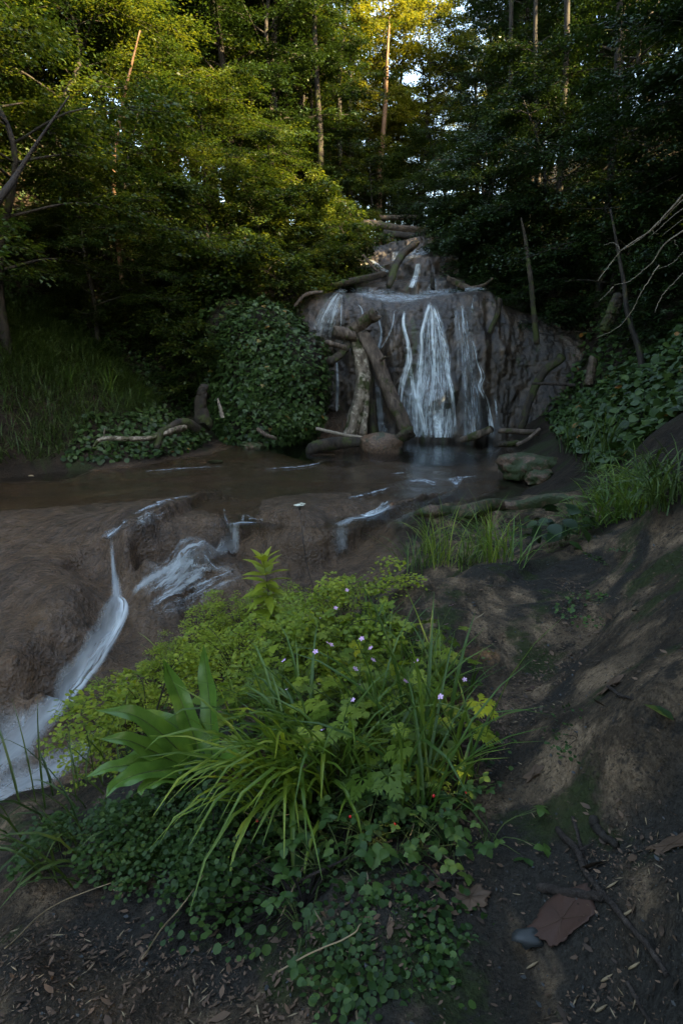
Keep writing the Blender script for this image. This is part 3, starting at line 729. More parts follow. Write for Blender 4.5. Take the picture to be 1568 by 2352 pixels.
run([(868,1007),(890,1008),(915,1007)], [.08,.14,.08], 'foam at the foot of the chute behind the logs', 'foam_sheen_water', 40, 6, (.3, .3), .03, None)
run([(945,1008),(985,1010),(1035,1008)], [.06,.16,.06], 'foam at the foot of the central fan', 'foam_sheen_water', 40, 6, (.3, .3), .03, None)
run([(1120,1010),(1140,1011),(1158,1010)], [.05,.10,.05], 'foam at the foot of the right fall', 'foam_sheen_water', 40, 6, (.3, .3), .03, None)
RG = 'riffles across the shallow pool'
def riffle(pts, w, label): return run(pts, w, label, 'foam_sheen_water', 50, 6, (.25, .25), .030, RG)  # sky reflection and slight foam drawn together as white ribbons
riffle([(325,1106),(400,1098),(530,1082)], [.05,.16,.06], 'left riffle of the pair crossing the middle of the pool')
riffle([(595,1092),(680,1084),(745,1076)], [.05,.16,.08], 'riffle in the middle of the pool below the boulder')
riffle([(750,1072),(830,1063),(880,1062)], [.06,.2,.08], 'riffle nearest the boulder')
riffle([(300,1190),(370,1158),(440,1140)], [.05,.12,.05], 'riffle along the curved left rim')
riffle([(930,1122),(965,1120),(1010,1128)], [.08,.3,.1], 'bright riffle on the right rim of the big dome')
riffle([(1010,1122),(1060,1120),(1100,1112)], [.05,.16,.05], 'riffle at the outlet of the side pool')
riffle([(890,1102),(920,1100),(950,1100)], [.04,.10,.04], 'short bright riffle right of the middle of the pool')
riffle([(1010,1062),(1060,1060),(1110,1062)], [.04,.12,.04], 'faint riffle near the right bank')
riffle([(790,1150),(850,1138),(900,1130)], [.03,.12,.05], 'riffle on the crown of the big dome')

# ------------------------------------------------------------------ driftwood and rocks at the foot of the falls
def log(pts, rad, label, mat='driftwood', Y=11.9, name='fallen_log', group='logs jammed at the waterfall', rough=.3, flute=.10, z3=True, sides=12, cat='log', stubs=()):
    """a log through photograph points; Y is its distance (one number or one per point)"""
    q = Z3(pts) if z3 else pts
    Ys = np.broadcast_to(np.asarray(Y, float), (len(q),))
    p = np.array([at_y(a, b, c) for (a, b), c in zip(q, Ys)])
    n = 34
    pp = cr(p, n); rr = np.interp(np.linspace(0, 1, n), np.linspace(0, 1, len(rad)), rad)
    pp[1:-1] += .25*rr[1:-1, None]*np.stack([fbm(np.arange(n-2)*.35, 0*np.arange(n-2)+k*9.1, len(label), 3, 5) for k in range(3)], -1)
    mb = MB(); tube(mb, pp, rr, sides, rough, len(label), flute=flute)
    root = pp[0]
    o = mb.build(name, M[mat]); tag(o, label, cat, group)
    for (i, dx, dy, dz, r) in stubs:
        s = MB(); a = pp[i]; tube(s, cr([a, a+np.array([dx, dy, dz])*.6, a+np.array([dx, dy, dz])], 8), np.linspace(r, r*.5, 8), 7, .3, i); s.build('branch_stub', M[mat], o)
    return o
log([(566,1168),(612,1000),(640,850),(618,720),(588,605)], [.15,.14,.15,.14,.11], 'pale barked log standing leftmost in the bundle at the falls', Y=[11.6,11.7,11.8,11.9,12.0], flute=.22)
log([(636,1150),(648,1000),(650,850),(640,720),(620,625)], [.10,.11,.13,.12,.10], 'split pale log standing in the middle of the bundle at the falls', Y=[11.65,11.75,11.85,11.95,12.05], flute=.22)
log([(695,1160),(682,1000),(672,850),(655,700),(640,640)], [.11,.10,.10,.10,.08], 'brown mossy log standing behind the pale bundle', 'mossy_log', Y=[11.9,11.95,12.0,12.05,12.1])
log([(872,1120),(800,960),(728,780),(660,640),(632,600)], [.16,.14,.13,.12,.09], 'long log leaning from upper left down to the right foot of the jam', 'log', Y=[11.5,11.6,11.75,11.9,12.0], flute=.2, stubs=((18, .15, -.2, .1, .04),))
log([(912,1125),(860,1150),(790,1180)], [.11,.12,.09], 'stubby mossy log lying at the right foot of the jam', 'mossy_log', Y=[11.4,11.35,11.3])
log([(562,585),(640,530),(712,480)], [.10,.12,.13], 'thick broken log sticking up to the right at the top of the jam', 'log', Y=[12.0,11.9,11.75], stubs=((30, .14, -.05, -.03, .03),))
log([(486,580),(530,592),(600,612)], [.09,.11,.10], 'short log end pointing left at the top of the jam', 'log', Y=[11.7,11.75,11.85])
log([(440,640),(490,655),(545,668)], [.05,.055,.05], 'thin broken branch pointing left below the short log end', 'log', Y=11.6)
log([(455,748),(510,715),(565,650)], [.07,.08,.08], 'crooked mossy branch under the jam beside the ivy', 'mossy_log', Y=[11.5,11.6,11.8])
log([(335,1226),(420,1205),(520,1190),(650,1186)], [.10,.11,.10,.08], 'mossy log lying in the pool in front of the jam', 'mossy_log', Y=[10.4,10.5,10.7,10.8])
log([(384,1112),(470,1132),(560,1150),(690,1164)], [.03,.03,.028,.02], 'long pale stick lying across the foot of the jam', 'pale_twig', Y=[11.0,11.05,11.1,11.1], flute=0)
log([(1172,1176),(1260,1148),(1345,1112)], [.06,.09,.07], 'split log slanting out of the pool right of the central fan', 'log', Y=[11.7,11.7,11.6], stubs=((20, .1, -.1, .12, .02),))
log([(1380,1122),(1470,1128),(1600,1135)], [.05,.055,.06], 'thin log lying at the foot of the right fall', 'log', Y=[11.2,11.1,11.0])
log([(1360,1200),(1430,1196),(1490,1190)], [.05,.06,.05], 'dark log half sunk in the pool near the right bank', 'mossy_log', Y=[10.2,10.2,10.2])
log([(778,335),(800,285),(822,215),(868,150),(930,98)], [.07,.08,.09,.09,.09], 'mossy log arching up over the upper cascade', 'mossy_log', Y=[13.6,13.8,14.2,14.8,15.6])
log([(480,332),(560,308),(650,292),(760,268)], [.05,.07,.07,.07], 'mossy log lying above the left shoulder of the cliff', 'mossy_log', Y=[13.3,13.5,13.7,14.0])
log([(1017,258),(1020,300),(1022,350)], [.035,.05,.05], 'dark stump of a post upright on the lip of the cliff', 'bark', Y=13.6)
log([(640,160),(690,225),(735,265)], [.02,.025,.02], 'thin dark stick leaning against the ivy by the upper cascade', 'twig', Y=14.2)
log([(1100,290),(1150,315),(1210,345)], [.06,.07,.07], 'dark log lying on the lip behind the right end of the falls', 'log', Y=13.9)
log([(1195,345),(1290,330),(1350,288)], [.035,.035,.02], 'brown branch curving up at the right end of the lip', 'log', Y=13.4)
log([(1390,400),(1375,480),(1330,590)], [.05,.05,.05], 'mossy root hanging over the right end of the cliff', 'mossy_log', Y=12.2)
log([(265,445),(330,380),(420,365)], [.03,.04,.03], 'brown broken branch on the left end of the lip', 'log', Y=12.4)
FL = 'fallen trunks across the valley above the falls'
log([(832,516),(870,518),(905,524),(990,530)], [.14,.14,.12,.10], 'reddish fallen trunk across the valley above the cascade', 'log', Y=[19,19,19,19], z3=False, group=FL)
log([(870,500),(940,500),(1004,505)], [.09,.09,.08], 'pale fallen trunk highest across the valley', 'log', Y=21, z3=False, group=FL)
log([(980,465),(1000,466),(1025,463)], [.05,.05,.04], 'short lit trunk lying in the leaves farther up the valley', 'pale_twig', Y=23, z3=False, group=FL)
log([(880,535),(960,545),(1030,548)], [.09,.09,.09], 'dark trunk lying lowest across the valley by the ledges', 'bark', Y=18, z3=False, group=FL)
# right bank wood
log([(1195,985),(1215,920),(1245,860),(1290,820)], [.07,.075,.08,.09], 'curved mossy branch leaning on the dark rock right of the falls', 'mossy_log', Y=[11.4,11.5,11.6,11.7], z3=False, group=None)
log([(1232,790),(1224,700),(1215,620),(1206,550),(1196,500)], [.055,.05,.045,.035,.012], 'slim brown trunk standing above the right rock face', 'mossy_log', Y=[12.0,12.1,12.2,12.3,12.3], z3=False, group=None)
log([(1350,885),(1355,860),(1362,820)], [.08,.08,.07], 'short brown stump on the right bank below the ivy', 'log', Y=10.3, z3=False, group=None)
log([(1220,880),(1270,882),(1320,885)], [.025,.03,.03], 'thin level branch on the dark rock right of the falls', 'twig', Y=11, z3=False, group=None)
log([(1185,1022),(1210,1010),(1240,985)], [.03,.03,.03], 'pale broken branch on the right bank at the water', 'log', Y=9.6, z3=False, group=None)
log([(1480,890),(1465,800),(1440,720),(1430,640),(1400,480)], [.04,.04,.035,.03,.012], 'thin leaning trunk in the ivy of the right slope', 'bark', Y=[8,8.2,8.4,8.6,8.8], z3=False, group=None)
log([(1385,760),(1405,715),(1420,680)], [.09,.10,.08], 'mossy broken trunk in the dark leaves of the right slope', 'mossy_log', Y=9.5, z3=False, group=None)
# left bank wood
log([(215,1025),(240,1008),(330,1008),(365,1000),(425,978)], [.02,.035,.04,.05,.07], 'forked pale branch lying along the left bank', 'driftwood', Y=[8.6,8.7,9.0,9.2,9.6], z3=False, group=None, stubs=((8, .05, -.05, .16, .015),))
log([(362,1030),(368,1000),(385,985),(425,970),(455,985)], [.05,.06,.07,.08,.07], 'mossy root arching beside the pale branch on the left bank', 'mossy_log', Y=[9.1,9.2,9.4,9.6,9.8], z3=False, group=None)
log([(468,975),(462,935),(465,905),(470,885)], [.17,.11,.09,.07], 'old mossy stump at the back of the left bank', 'mossy_log', Y=10.4, z3=False, group=None, name='tree_stump', cat='stump')
log([(590,985),(610,998),(635,1008)], [.04,.04,.03], 'thin stick in front of the ivy covered rock', 'log', Y=10.8, z3=False, group=None)
log([(512,960),(506,935),(500,915)], [.035,.03,.015], 'pale snapped stub beside the old stump', 'pale_twig', Y=10.6, z3=False, group=None)

def rock(px, py, size, label, mat='stone', seed=0, sub=4, sink=.25, name='rock', z=None, group=None, hollow=.30, cat='rock', loc=None):
    c = hit(px, py) if loc is None else np.array(loc)
    import bmesh
    bm = bmesh.new(); bmesh.ops.create_icosphere(bm, subdivisions=sub, radius=1)
    v = np.array([q.co[:] for q in bm.verts]); f = np.array([[w.index for w in q.verts] for q in bm.faces]); bm.free()
    k = 1+1.5*hollow*fbm(v[:, 0]*1.2+seed, v[:, 1]*1.2, v[:, 2]*1.2, 3, seed)+.40*fbm(v[:, 0]*3+seed, v[:, 1]*3, v[:, 2]*3, 4, seed+1)
    v = v*k[:, None]; v = np.sign(v)*np.abs(v)**.85*np.array(size)
    mb = MB(); mb.add(v, f)
    o = mb.build(name, M[mat], None, sub > 3, (c[0], c[1], c[2]+size[2]*(1-2*sink)))
    return tag(o, label, cat, group)
t = NT('mossy_rock'); P = t.co(); a = t.noise(P, 6, 5, .65); b_ = t.noise(P, 40, 4, .6)
c_ = t.mix(t.rng(a, .40, .52), t.ramp(b_, [(.3, (.035, .022, .014)), (.55, (.11, .065, .038)), (.75, (.19, .12, .07))]), t.mix(b_, (.012, .020, .005), (.045, .058, .014)))
c_dry = t.ramp(b_, [(.3, (.040, .024, .014)), (.55, (.13, .075, .042)), (.75, (.24, .15, .085))]); c2_ = t.mix(t.rng(a, .52, .62), c_dry, t.mix(b_, (.012, .016, .005), (.04, .048, .013)))
M['mossy_rock'] = t.done(t.pbr(c_, .6, .4, t.bump(b_, .8, .02, t.bump(a, .5, .05))))
t2 = NT('brown_rock'); P2 = t2.co(); a2 = t2.noise(P2, 5, 5, .65); b2_ = t2.noise(P2, 30, 5, .65)
c2 = t2.mix(t2.rng(a2, .50, .60), t2.ramp(b2_, [(.3, (.030, .018, .010)), (.52, (.11, .062, .034)), (.75, (.22, .135, .075))]), t2.mix(b2_, (.012, .015, .005), (.04, .046, .013)))
M['brown_rock'] = t2.done(t2.pbr(c2, .45, .5, t2.bump(b2_, .9, .03, t2.bump(a2, .6, .05))))
rock(875,1022,(.40,.30,.26), 'brown mossy boulder standing in the pool before the log jam', 'brown_rock', 3, 3, name='boulder', cat='boulder', loc=(.72,10.55,-.06))
rock(1000,1040,(.22,.12,.06), 'small dark flat stone in the pool right of the boulder', 'mossy_rock', 5)
rock(1108,1050,(.22,.16,.12), 'dark rough stone in the pool near the right bank', 'mossy_rock', 7)
rock(955,1018,(.15,.10,.035), 'small orange stone just right of the boulder', 'brown_rock', 9)
rock(965,1028,(.13,.09,.04), 'grey brown stone close to the small orange one', 'brown_rock', 10)
rock(745,1048,(.26,.14,.035), 'low orange gravel heap in the pool below the mossy log', 'brown_rock', 11)
rock(655,1040,(.26,.12,.03), 'low orange gravel heap left of the mossy log', 'brown_rock', 13)
rock(582,1030,(.22,.16,.08), 'leafy moss cushion on a stone at the left side of the pool', 'mossy_rock', 15)
rock(495,1063,(.14,.07,.03), 'small pale stone breaking the water by the left bank', 'mossy_rock', 17)
rock(1210,1090,(.42,.26,.20), 'wide mossy rock at the right edge of the pool', 'mossy_rock', 19, cat='boulder', name='boulder')
_p = hit(np.linspace(955, 1315, 14), 1184-np.linspace(0, 1, 14)**1.3*36)
_p[:, 2] = gz(_p[:, 0], _p[:, 1])+.01+.02*np.sin(np.arange(14)*1.3); mb = MB(); tube(mb, cr(_p, 60), .085*np.interp(np.linspace(0, 1, 60), [0,.1,.5,.9,1], [.35,.9,1.1,.9,.4]), 14, .75, 5)
tag(mb.build('tufa_ridge', M['mossy_rock']), 'long low mossy ridge of tufa along the near side of the side pool', 'rock')
rock(1240,1105,(.2,.14,.1), 'brown tufa lump beside the wide mossy rock', 'mossy_rock', 23)
# ------------------------------------------------------------------ leaf shapes
def tmpl(pts, faces): return np.array(pts, float), faces
LEAF4 = tmpl([(0,0,0),(.30,.48,.05),(0,1,-.06),(-.30,.48,.05)], [np.array([[0,1,2,3]])])
LEAF6 = tmpl([(0,0,0),(.27,.28,.06),(.25,.62,.05),(0,1,-.10),(-.25,.62,.05),(-.27,.28,.06),(0,.45,-.02)],
             [np.array([[0,1,6],[1,2,6],[2,3,6],[3,4,6],[4,5,6],[5,0,6]])])
IVY = tmpl([(0,0,0),(.34,-.06,.05),(.52,.30,.02),(.24,.50,.05),(0,1,-.08),(-.24,.50,.05),(-.52,.30,.02),(-.34,-.06,.05),(0,.35,.0)],
           [np.array([[0,1,8],[1,2,8],[2,3,8],[3,4,8],[4,5,8],[5,6,8],[6,7,8],[7,0,8]])])
ROUND = tmpl([(0,0,0),(.36,.12,.05),(.50,.45,.06),(.30,.82,.02),(0,.95,-.05),(-.30,.82,.02),(-.50,.45,.06),(-.36,.12,.05),(0,.45,.0)],
             [np.array([[0,1,8],[1,2,8],[2,3,8],[3,4,8],[4,5,8],[5,6,8],[6,7,8],[7,0,8]])])
def rnd(n, s=1.0): return RNG.normal(0, s, (n, 3))
UP = np.array([0, 0, 1.0])

def spray_leaves(mb, O, D, L, nleaf, size, wid=.32, jit=.35, tm=LEAF4, droop=.2):
    """flat leafy sprays: origins O, directions D, lengths L"""
    n = len(O); D = norm(D)
    S = norm(np.cross(D, UP)); N = np.cross(S, D)
    a = (np.arange(nleaf)+.5)/nleaf
    sg = np.where(np.arange(nleaf) % 2, 1.0, -1.0)
    lat = sg*wid*np.sin(np.pi*np.clip(a, 0, 1)**.8)[None]*RNG.uniform(.1, 1, (n, nleaf))*L[:, None]
    pos = (O[:, None]+D[:, None]*(L[:, None]*a)[..., None]+S[:, None]*lat[..., None]
           - UP*(droop*(a**2)*L[:, None]+.25*np.abs(lat))[..., None]+RNG.normal(0, .035, (n, nleaf, 3)))
    d = D[:, None]*.65+S[:, None]*(sg[None]*np.minimum(.9, .25+np.abs(lat)/np.maximum(L[:, None]*wid, .01)))[..., None]-UP*.18+RNG.normal(0, .22, (n, nleaf, 3))
    nn = N[:, None]+RNG.normal(0, jit, (n, nleaf, 3))
    sz = size*RNG.uniform(.6, 1.15, n*nleaf)
    Mx = frames(d.reshape(-1, 3), nn.reshape(-1, 3))*sz[:, None, None]
    var = np.clip(np.repeat(RNG.uniform(.15, .85, n), nleaf)+RNG.normal(0, .16, n*nleaf), 0, 1)
    mb.inst(tm[0], tm[1], Mx, pos.reshape(-1, 3), var)

def make_tree(seed, H, base, Rc, nlimb, nspray, nleaf, leaf, lmat, bmat='bark', tr=.16, lean=.3, rise=(.1, .55), flat_=.12, prof=None, spl=(.45, .95), vo=.10):
    global RNG
    keep = RNG; RNG = np.random.default_rng(seed)
    tk, cw = MB(), MB()
    tp = cr([(0,0,-.6),(RNG.normal(0,.1),RNG.normal(0,.1),H*.3),(RNG.normal(0,lean),RNG.normal(0,lean),H*.62),(RNG.normal(0,lean*1.3),RNG.normal(0,lean*1.3),H*.97)], 22)
    tube(tk, tp, tr*np.linspace(1.15, .12, 22), 9, .25, seed)
    O, D, L = [], [], []
    for i in range(nlimb):
        f = (i+RNG.random()*.8)/nlimb
        h = base+(H*.96-base)*f
        k = np.argmin(np.abs(tp[:, 2]-h)); p0 = tp[k]
        az = i*2.39996+RNG.normal(0, .35)
        pr = (prof(f) if prof else math.sin(math.pi*(.18+.74*f))**.7)
        ln = Rc*pr*RNG.uniform(.7, 1.12)
        ri = rise[0]+(rise[1]-rise[0])*f+RNG.normal(0, .08)
        dd = norm(np.array([math.cos(az), math.sin(az), ri]))
        lp = cr([p0, p0+dd*ln*.45+np.array([0, 0, .04*ln]), p0+dd*ln+RNG.normal(0, .12, 3)*ln*.5-np.array([0, 0, flat_*ln])], 10)
        tube(tk, lp, max(.012, tr*.36*(1-.6*f))*np.linspace(1, .22, 10), 5, .1, seed+i)
        for s in range(nspray):
            t = RNG.uniform(.25, 1.0)**.75; q = lp[min(9, int(t*9.99))]
            sa = RNG.choice([-1, 1])*RNG.uniform(.3, 1.25); c, n_ = math.cos(az+sa), math.sin(az+sa)
            off = RNG.normal(0, 1, 3)*np.array([.16, .16, vo])*ln*.55
            O.append(q+off*RNG.uniform(.2, 1)); D.append([c, n_, RNG.normal(.02, .16)]); L.append(RNG.uniform(*spl))
            if s % 3 == 0:
                e = O[-1]+np.array(D[-1])*L[-1]*.8
                tube(tk, np.array([q, (q+O[-1])/2-[0, 0, .02], O[-1], e]), np.array([.014, .011, .008, .003]), 3, cap=False)
    spray_leaves(cw, np.array(O), np.array(D), np.array(L), nleaf, leaf)
    RNG = keep
    return tk.mesh('trunk', M[bmat]), cw.mesh('crown', M[lmat], smooth=False)
def tree_obj(name, meshes, loc, rz, sc, label, group, cat='tree', lmat=None, tilt=(0, 0)):
    r = empty(name, loc, label, cat, group)
    for nm, me in zip(('trunk', 'crown'), meshes):
        o = bpy.data.objects.new(nm, me); COL.objects.link(o); o.parent = r
        if lmat and nm == 'crown':
            o.material_slots[0].link = 'OBJECT'; o.material_slots[0].material = M[lmat]
    return place(r, loc, rz, sc, tilt)

AR_A = [make_tree(100+i, 13, 2.8, 3.4, 34, 26, 40, .120, 'leaf_tree', tr=.17, vo=.07) for i in range(3)]
AR_B = [make_tree(200+i, 5.2, 1.0, 2.9, 22, 30, 46, .080, 'leaf_tree', tr=.085, rise=(.05, .40), flat_=.16, vo=.035, prof=lambda f: (1-f)**.55*.9+.22) for i in range(3)]
AR_C = [make_tree(300+i, 2.0, .15, 1.3, 24, 15, 26, .09, 'leaf_tree', tr=.03, rise=(.35, .9), prof=lambda f: .8-.35*f, spl=(.3, .6)) for i in range(3)]
_k = [0]
def trees(lst, arch, name, label, group, sc=1.0, lmat=None, cat='tree', sink=.15):
    for (x, y, s, *lab) in lst:
        _k[0] += 1; k = _k[0]
        rz = (k*2.39) % 6.283
        s2 = s*sc
        tree_obj(name, arch[k % len(arch)], (x, y, float(gz(x, y))-sink), rz, (s2, s2, s2*(0.94+.12*((k*7) % 5)/4)), lab[0] if lab else label, group, cat, lmat)
LG = 'leafy trees on the left bank'
trees([(-5.4,9.6,1.0,'bright green broadleaf tree with flat layered sprays over the left bank'),
       (-6.6,11.2,1.05,'tall layered tree behind the bright one on the left slope'),
       (-4.3,13.0,.85,'sunlit bushy tree just left of the ivy covered rock'),
       (-7.6,8.6,.95,'green layered tree at the left edge of the frame'),
       (-8.8,11.0,1.1,'layered tree high on the left slope at the frame edge'),(-4.7,11.4,.62,'small layered tree low over the left bank before the ivy rock'),
       (-6.0,14.2,1.1,'sunlit layered tree in the second row of the left bank')], AR_B, 'layered_tree', None, LG)
trees([(-5.2,17.0,1.0),(-3.4,15.6,.8),(-2.6,17.8,.75),(-8.0,16.0,1.1),(-9.5,13.5,1.1),(-3.6,20.5,.9)], AR_B, 'understorey_tree', 'shaded leafy understorey tree on the left valley side', 'understorey trees of the left valley side')
trees([(-8.5,17,.95),(-5.6,21,.9),(-3.4,23,.85),(-1.7,26,.85),(-7.5,26,1.0),(-12,15,.95),(-11.5,21,1.0),(-4.5,30,.95),(-14,27,1.1),(-9,33,1.1),(-6.8,18.6,.9),(-4.4,20.4,.85),(-2.6,21.2,.8),(-3.6,25.5,.9),(-5.6,28,1.0),(-1.6,23.6,.8),(-7.5,22.4,1.0)], AR_A, 'forest_tree', 'tall shaded forest tree on the left valley side', 'tall trees of the left valley side')
trees([(.6,31,.75),(2.6,36,.75),(-1.6,34,.85),(4.6,35,.62),(1.6,42,.85),(.3,27,.95),(1.9,30,1.0),(3.1,33,.95),(3.9,31,.9),(-1.2,29,1.0),(6.5,40,.75),(-4,42,1.0),(9.5,45,.9),(4,50,.8),(-1.5,50,1.0),(-10,48,1.2),(14,52,1.0)], AR_A, 'sunlit_tree', 'yellow green sunlit tree at the head of the valley', 'sunlit trees at the head of the valley', 1.0, 'leaf_sunlit')
trees([(1.2,24,.8),(3.6,25,.85),(-.5,22,.7),(5,22,.8),(2.4,28,.8)], AR_B, 'understorey_tree', 'leafy understorey tree in the valley above the falls', 'understorey trees above the falls', 1.0)
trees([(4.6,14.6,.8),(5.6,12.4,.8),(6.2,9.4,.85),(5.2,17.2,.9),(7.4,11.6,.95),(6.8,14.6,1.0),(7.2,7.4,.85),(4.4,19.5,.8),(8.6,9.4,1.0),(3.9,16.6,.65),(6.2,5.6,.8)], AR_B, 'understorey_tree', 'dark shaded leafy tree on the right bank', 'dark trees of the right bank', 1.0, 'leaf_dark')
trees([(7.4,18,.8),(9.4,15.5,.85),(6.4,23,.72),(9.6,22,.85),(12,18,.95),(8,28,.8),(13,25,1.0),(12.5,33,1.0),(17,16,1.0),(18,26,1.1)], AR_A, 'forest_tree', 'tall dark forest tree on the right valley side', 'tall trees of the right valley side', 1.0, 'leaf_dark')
trees([(-3.7,12.6,.8,'yellow green sunlit shrub at the left shoulder of the ivy rock'),(-2.9,13.6,.9,'leafy shrub above the ivy covered rock'),(-4.8,11.6,.7,'small shrub on the bank behind the old stump'),(-3.15,12.3,.85,'low shrub close left of the ivy rock'),(-2.7,13.4,1.25,'tall shrub rising behind the ivy rock'),(-3.6,13.5,1.2,'tall shrub left behind the ivy rock'),(-1.9,13.5,1.1,'shrub behind the right shoulder of the ivy rock')], AR_C, 'shrub', None, 'shrubs about the ivy rock', 1.0, None, 'shrub')
trees([(-1.9,14.6,1.0),(-1.2,15.6,.9),(-1.6,17,1.0),(-.6,18.2,.9),(-2.8,16.2,1.0),(.2,19.5,.8),(-4.4,14.8,.9),(-.2,14.9,.9),(-.1,16.2,.9),(-.9,14.2,.6),(.1,17.6,.8)], AR_C, 'shrub', 'dark leafy shrub on the valley side left of the upper cascade', 'shrubs left of the upper cascade', 1.0, None, 'shrub')
trees([(3.9,14.6,.9),(4.6,13.3,.9),(5.2,14.0,1.0),(3.7,17,.9),(3.2,18.8,.8),(5.6,10.8,.9),(4.9,9.2,.7),(6.2,12,1.0),(5.0,7.0,.7),(2.2,20.5,.8),(5.4,5.0,.8),(3.3,15.3,.9),(3.3,14.2,.6),(3.1,16.6,.9)], AR_C, 'shrub', 'dark leafy shrub on the right bank', 'shrubs of the right bank', 1.0, 'leaf_dark', 'shrub')
trees([(-7.0,9.8,.8),(-6.4,8.6,.7),(-8.4,9.6,.9),(-5.9,12.6,.8),(-7.4,12.4,.9)], AR_C, 'shrub', 'low shrub on the shaded left slope', 'shrubs of the left slope', 1.0, None, 'shrub')

trees([(6.0,.6,1.5),(7.4,-1.8,1.7),(5.4,2.8,1.2),(8.6,1.6,1.6),(4.6,-2.6,1.6),(6.5,-4.5,1.8),(2.6,-5.2,1.2),(-1.0,-6,1.1),(5.4,-.8,1.25),(7.2,.4,1.8),(9.2,-.6,1.9),(6.6,3.2,1.75),(8,4.4,1.25),(6.9,8.6,1.0),(7.8,8.0,1.05),(6.3,10.2,.8)], AR_B, 'added_shade_tree', 'dark tree added beside the viewer to block sun and sky', 'shade trees added beside the viewer', 1.0, 'leaf_dark')  # trees added, mostly out of view, to shade stream, falls and foreground

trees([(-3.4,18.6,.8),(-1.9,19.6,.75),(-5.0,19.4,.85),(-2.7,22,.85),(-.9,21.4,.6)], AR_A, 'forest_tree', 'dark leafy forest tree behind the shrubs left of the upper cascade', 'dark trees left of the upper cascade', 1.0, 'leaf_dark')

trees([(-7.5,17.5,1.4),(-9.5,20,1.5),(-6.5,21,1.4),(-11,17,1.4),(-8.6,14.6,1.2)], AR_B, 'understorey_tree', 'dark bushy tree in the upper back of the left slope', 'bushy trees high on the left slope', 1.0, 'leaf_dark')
trees([(9.5,.5,.9),(10.5,2.6,.95),(9.8,6.2,.85)], AR_A, 'added_shade_tree', 'tall dark tree added beside the viewer to block the sun', 'shade trees added beside the viewer', 1.0, 'leaf_dark')  # tall trees added out of view to keep sun off the left crowns
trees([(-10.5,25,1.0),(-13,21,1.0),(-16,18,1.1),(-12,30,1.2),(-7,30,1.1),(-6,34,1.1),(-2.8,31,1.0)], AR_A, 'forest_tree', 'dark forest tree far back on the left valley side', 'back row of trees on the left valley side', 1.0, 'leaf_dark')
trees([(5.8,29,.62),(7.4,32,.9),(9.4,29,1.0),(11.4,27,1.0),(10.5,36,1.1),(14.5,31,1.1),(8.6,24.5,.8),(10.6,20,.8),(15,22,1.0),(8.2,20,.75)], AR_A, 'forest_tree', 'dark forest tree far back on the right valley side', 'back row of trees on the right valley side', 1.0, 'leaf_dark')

# slim trunks that show between the leaves
def trunk(pts, rad, label, mat, Y, group, name='slim_tree'):
    p = np.array([at_y(a, b, c) for (a, b), c in zip(pts, np.broadcast_to(np.asarray(Y, float), (len(pts),)))])
    g = p[0].copy(); g[2] = min(g[2], float(gz(g[0], g[1]))-.2)
    p = np.vstack([g, p]) if g[2] < p[0, 2]-.05 else p
    mb = MB(); n = 26; tube(mb, cr(p, n), np.linspace(rad[0], rad[1], n), 8, .2, int(pts[0][0]))
    r = empty(name, p[0], label, 'tree', group); r.location = [float(c) for c in p[0]]
    o = mb.build('trunk', M[mat], r); o.location = [-float(c) for c in p[0]]
    return r
SG = 'sunlit trunks at the head of the valley'
def twiggy(r, mat, n, y0, y1, seed, ln=(.5, 1.2)):
    rg = np.random.default_rng(seed); tr = r.children[0].data
    co = np.zeros(len(tr.vertices)*3); tr.vertices.foreach_get('co', co); co = co.reshape(-1, 3)
    mb = MB()
    for k in range(n):
        q = co[int(len(co)*rg.uniform(y0, y1))]
        a = rg.uniform(0, 6.28); d = np.array([math.cos(a), math.sin(a)*.4, rg.uniform(.0, .6)])*rg.uniform(*ln)
        tube(mb, cr([q, q+d*.5+[0, 0, .05], q+d], 7), np.linspace(.03, .008, 7), 4)
    o = mb.build('limb', M[mat], r); o.location = r.children[0].location
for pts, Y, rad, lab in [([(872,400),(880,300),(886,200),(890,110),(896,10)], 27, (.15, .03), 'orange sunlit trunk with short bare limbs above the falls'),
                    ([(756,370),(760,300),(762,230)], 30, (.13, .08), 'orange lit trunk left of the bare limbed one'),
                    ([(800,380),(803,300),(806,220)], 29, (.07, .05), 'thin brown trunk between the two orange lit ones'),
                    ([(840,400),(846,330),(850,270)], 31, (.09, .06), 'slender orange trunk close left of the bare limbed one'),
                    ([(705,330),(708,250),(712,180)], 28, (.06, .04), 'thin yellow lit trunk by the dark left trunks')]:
    twiggy(trunk(pts, rad, lab, 'bark_sunlit', Y, SG), 'bark_sunlit', 7, .35, .95, len(lab))
DG = 'dark trunks in the shaded wood'
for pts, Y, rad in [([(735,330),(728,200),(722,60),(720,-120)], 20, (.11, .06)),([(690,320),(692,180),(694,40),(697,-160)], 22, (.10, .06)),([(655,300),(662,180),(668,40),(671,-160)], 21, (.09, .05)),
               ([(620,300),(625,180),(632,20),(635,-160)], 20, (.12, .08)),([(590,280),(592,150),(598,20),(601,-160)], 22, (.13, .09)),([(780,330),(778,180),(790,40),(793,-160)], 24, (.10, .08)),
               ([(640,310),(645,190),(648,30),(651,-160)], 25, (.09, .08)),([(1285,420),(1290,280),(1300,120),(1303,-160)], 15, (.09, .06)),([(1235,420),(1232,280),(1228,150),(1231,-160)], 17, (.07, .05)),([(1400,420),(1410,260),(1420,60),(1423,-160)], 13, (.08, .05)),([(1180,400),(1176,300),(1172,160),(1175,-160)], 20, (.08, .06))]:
    trunk(pts, rad, 'dark slim trunk standing in the shaded wood', 'bark', Y, DG)
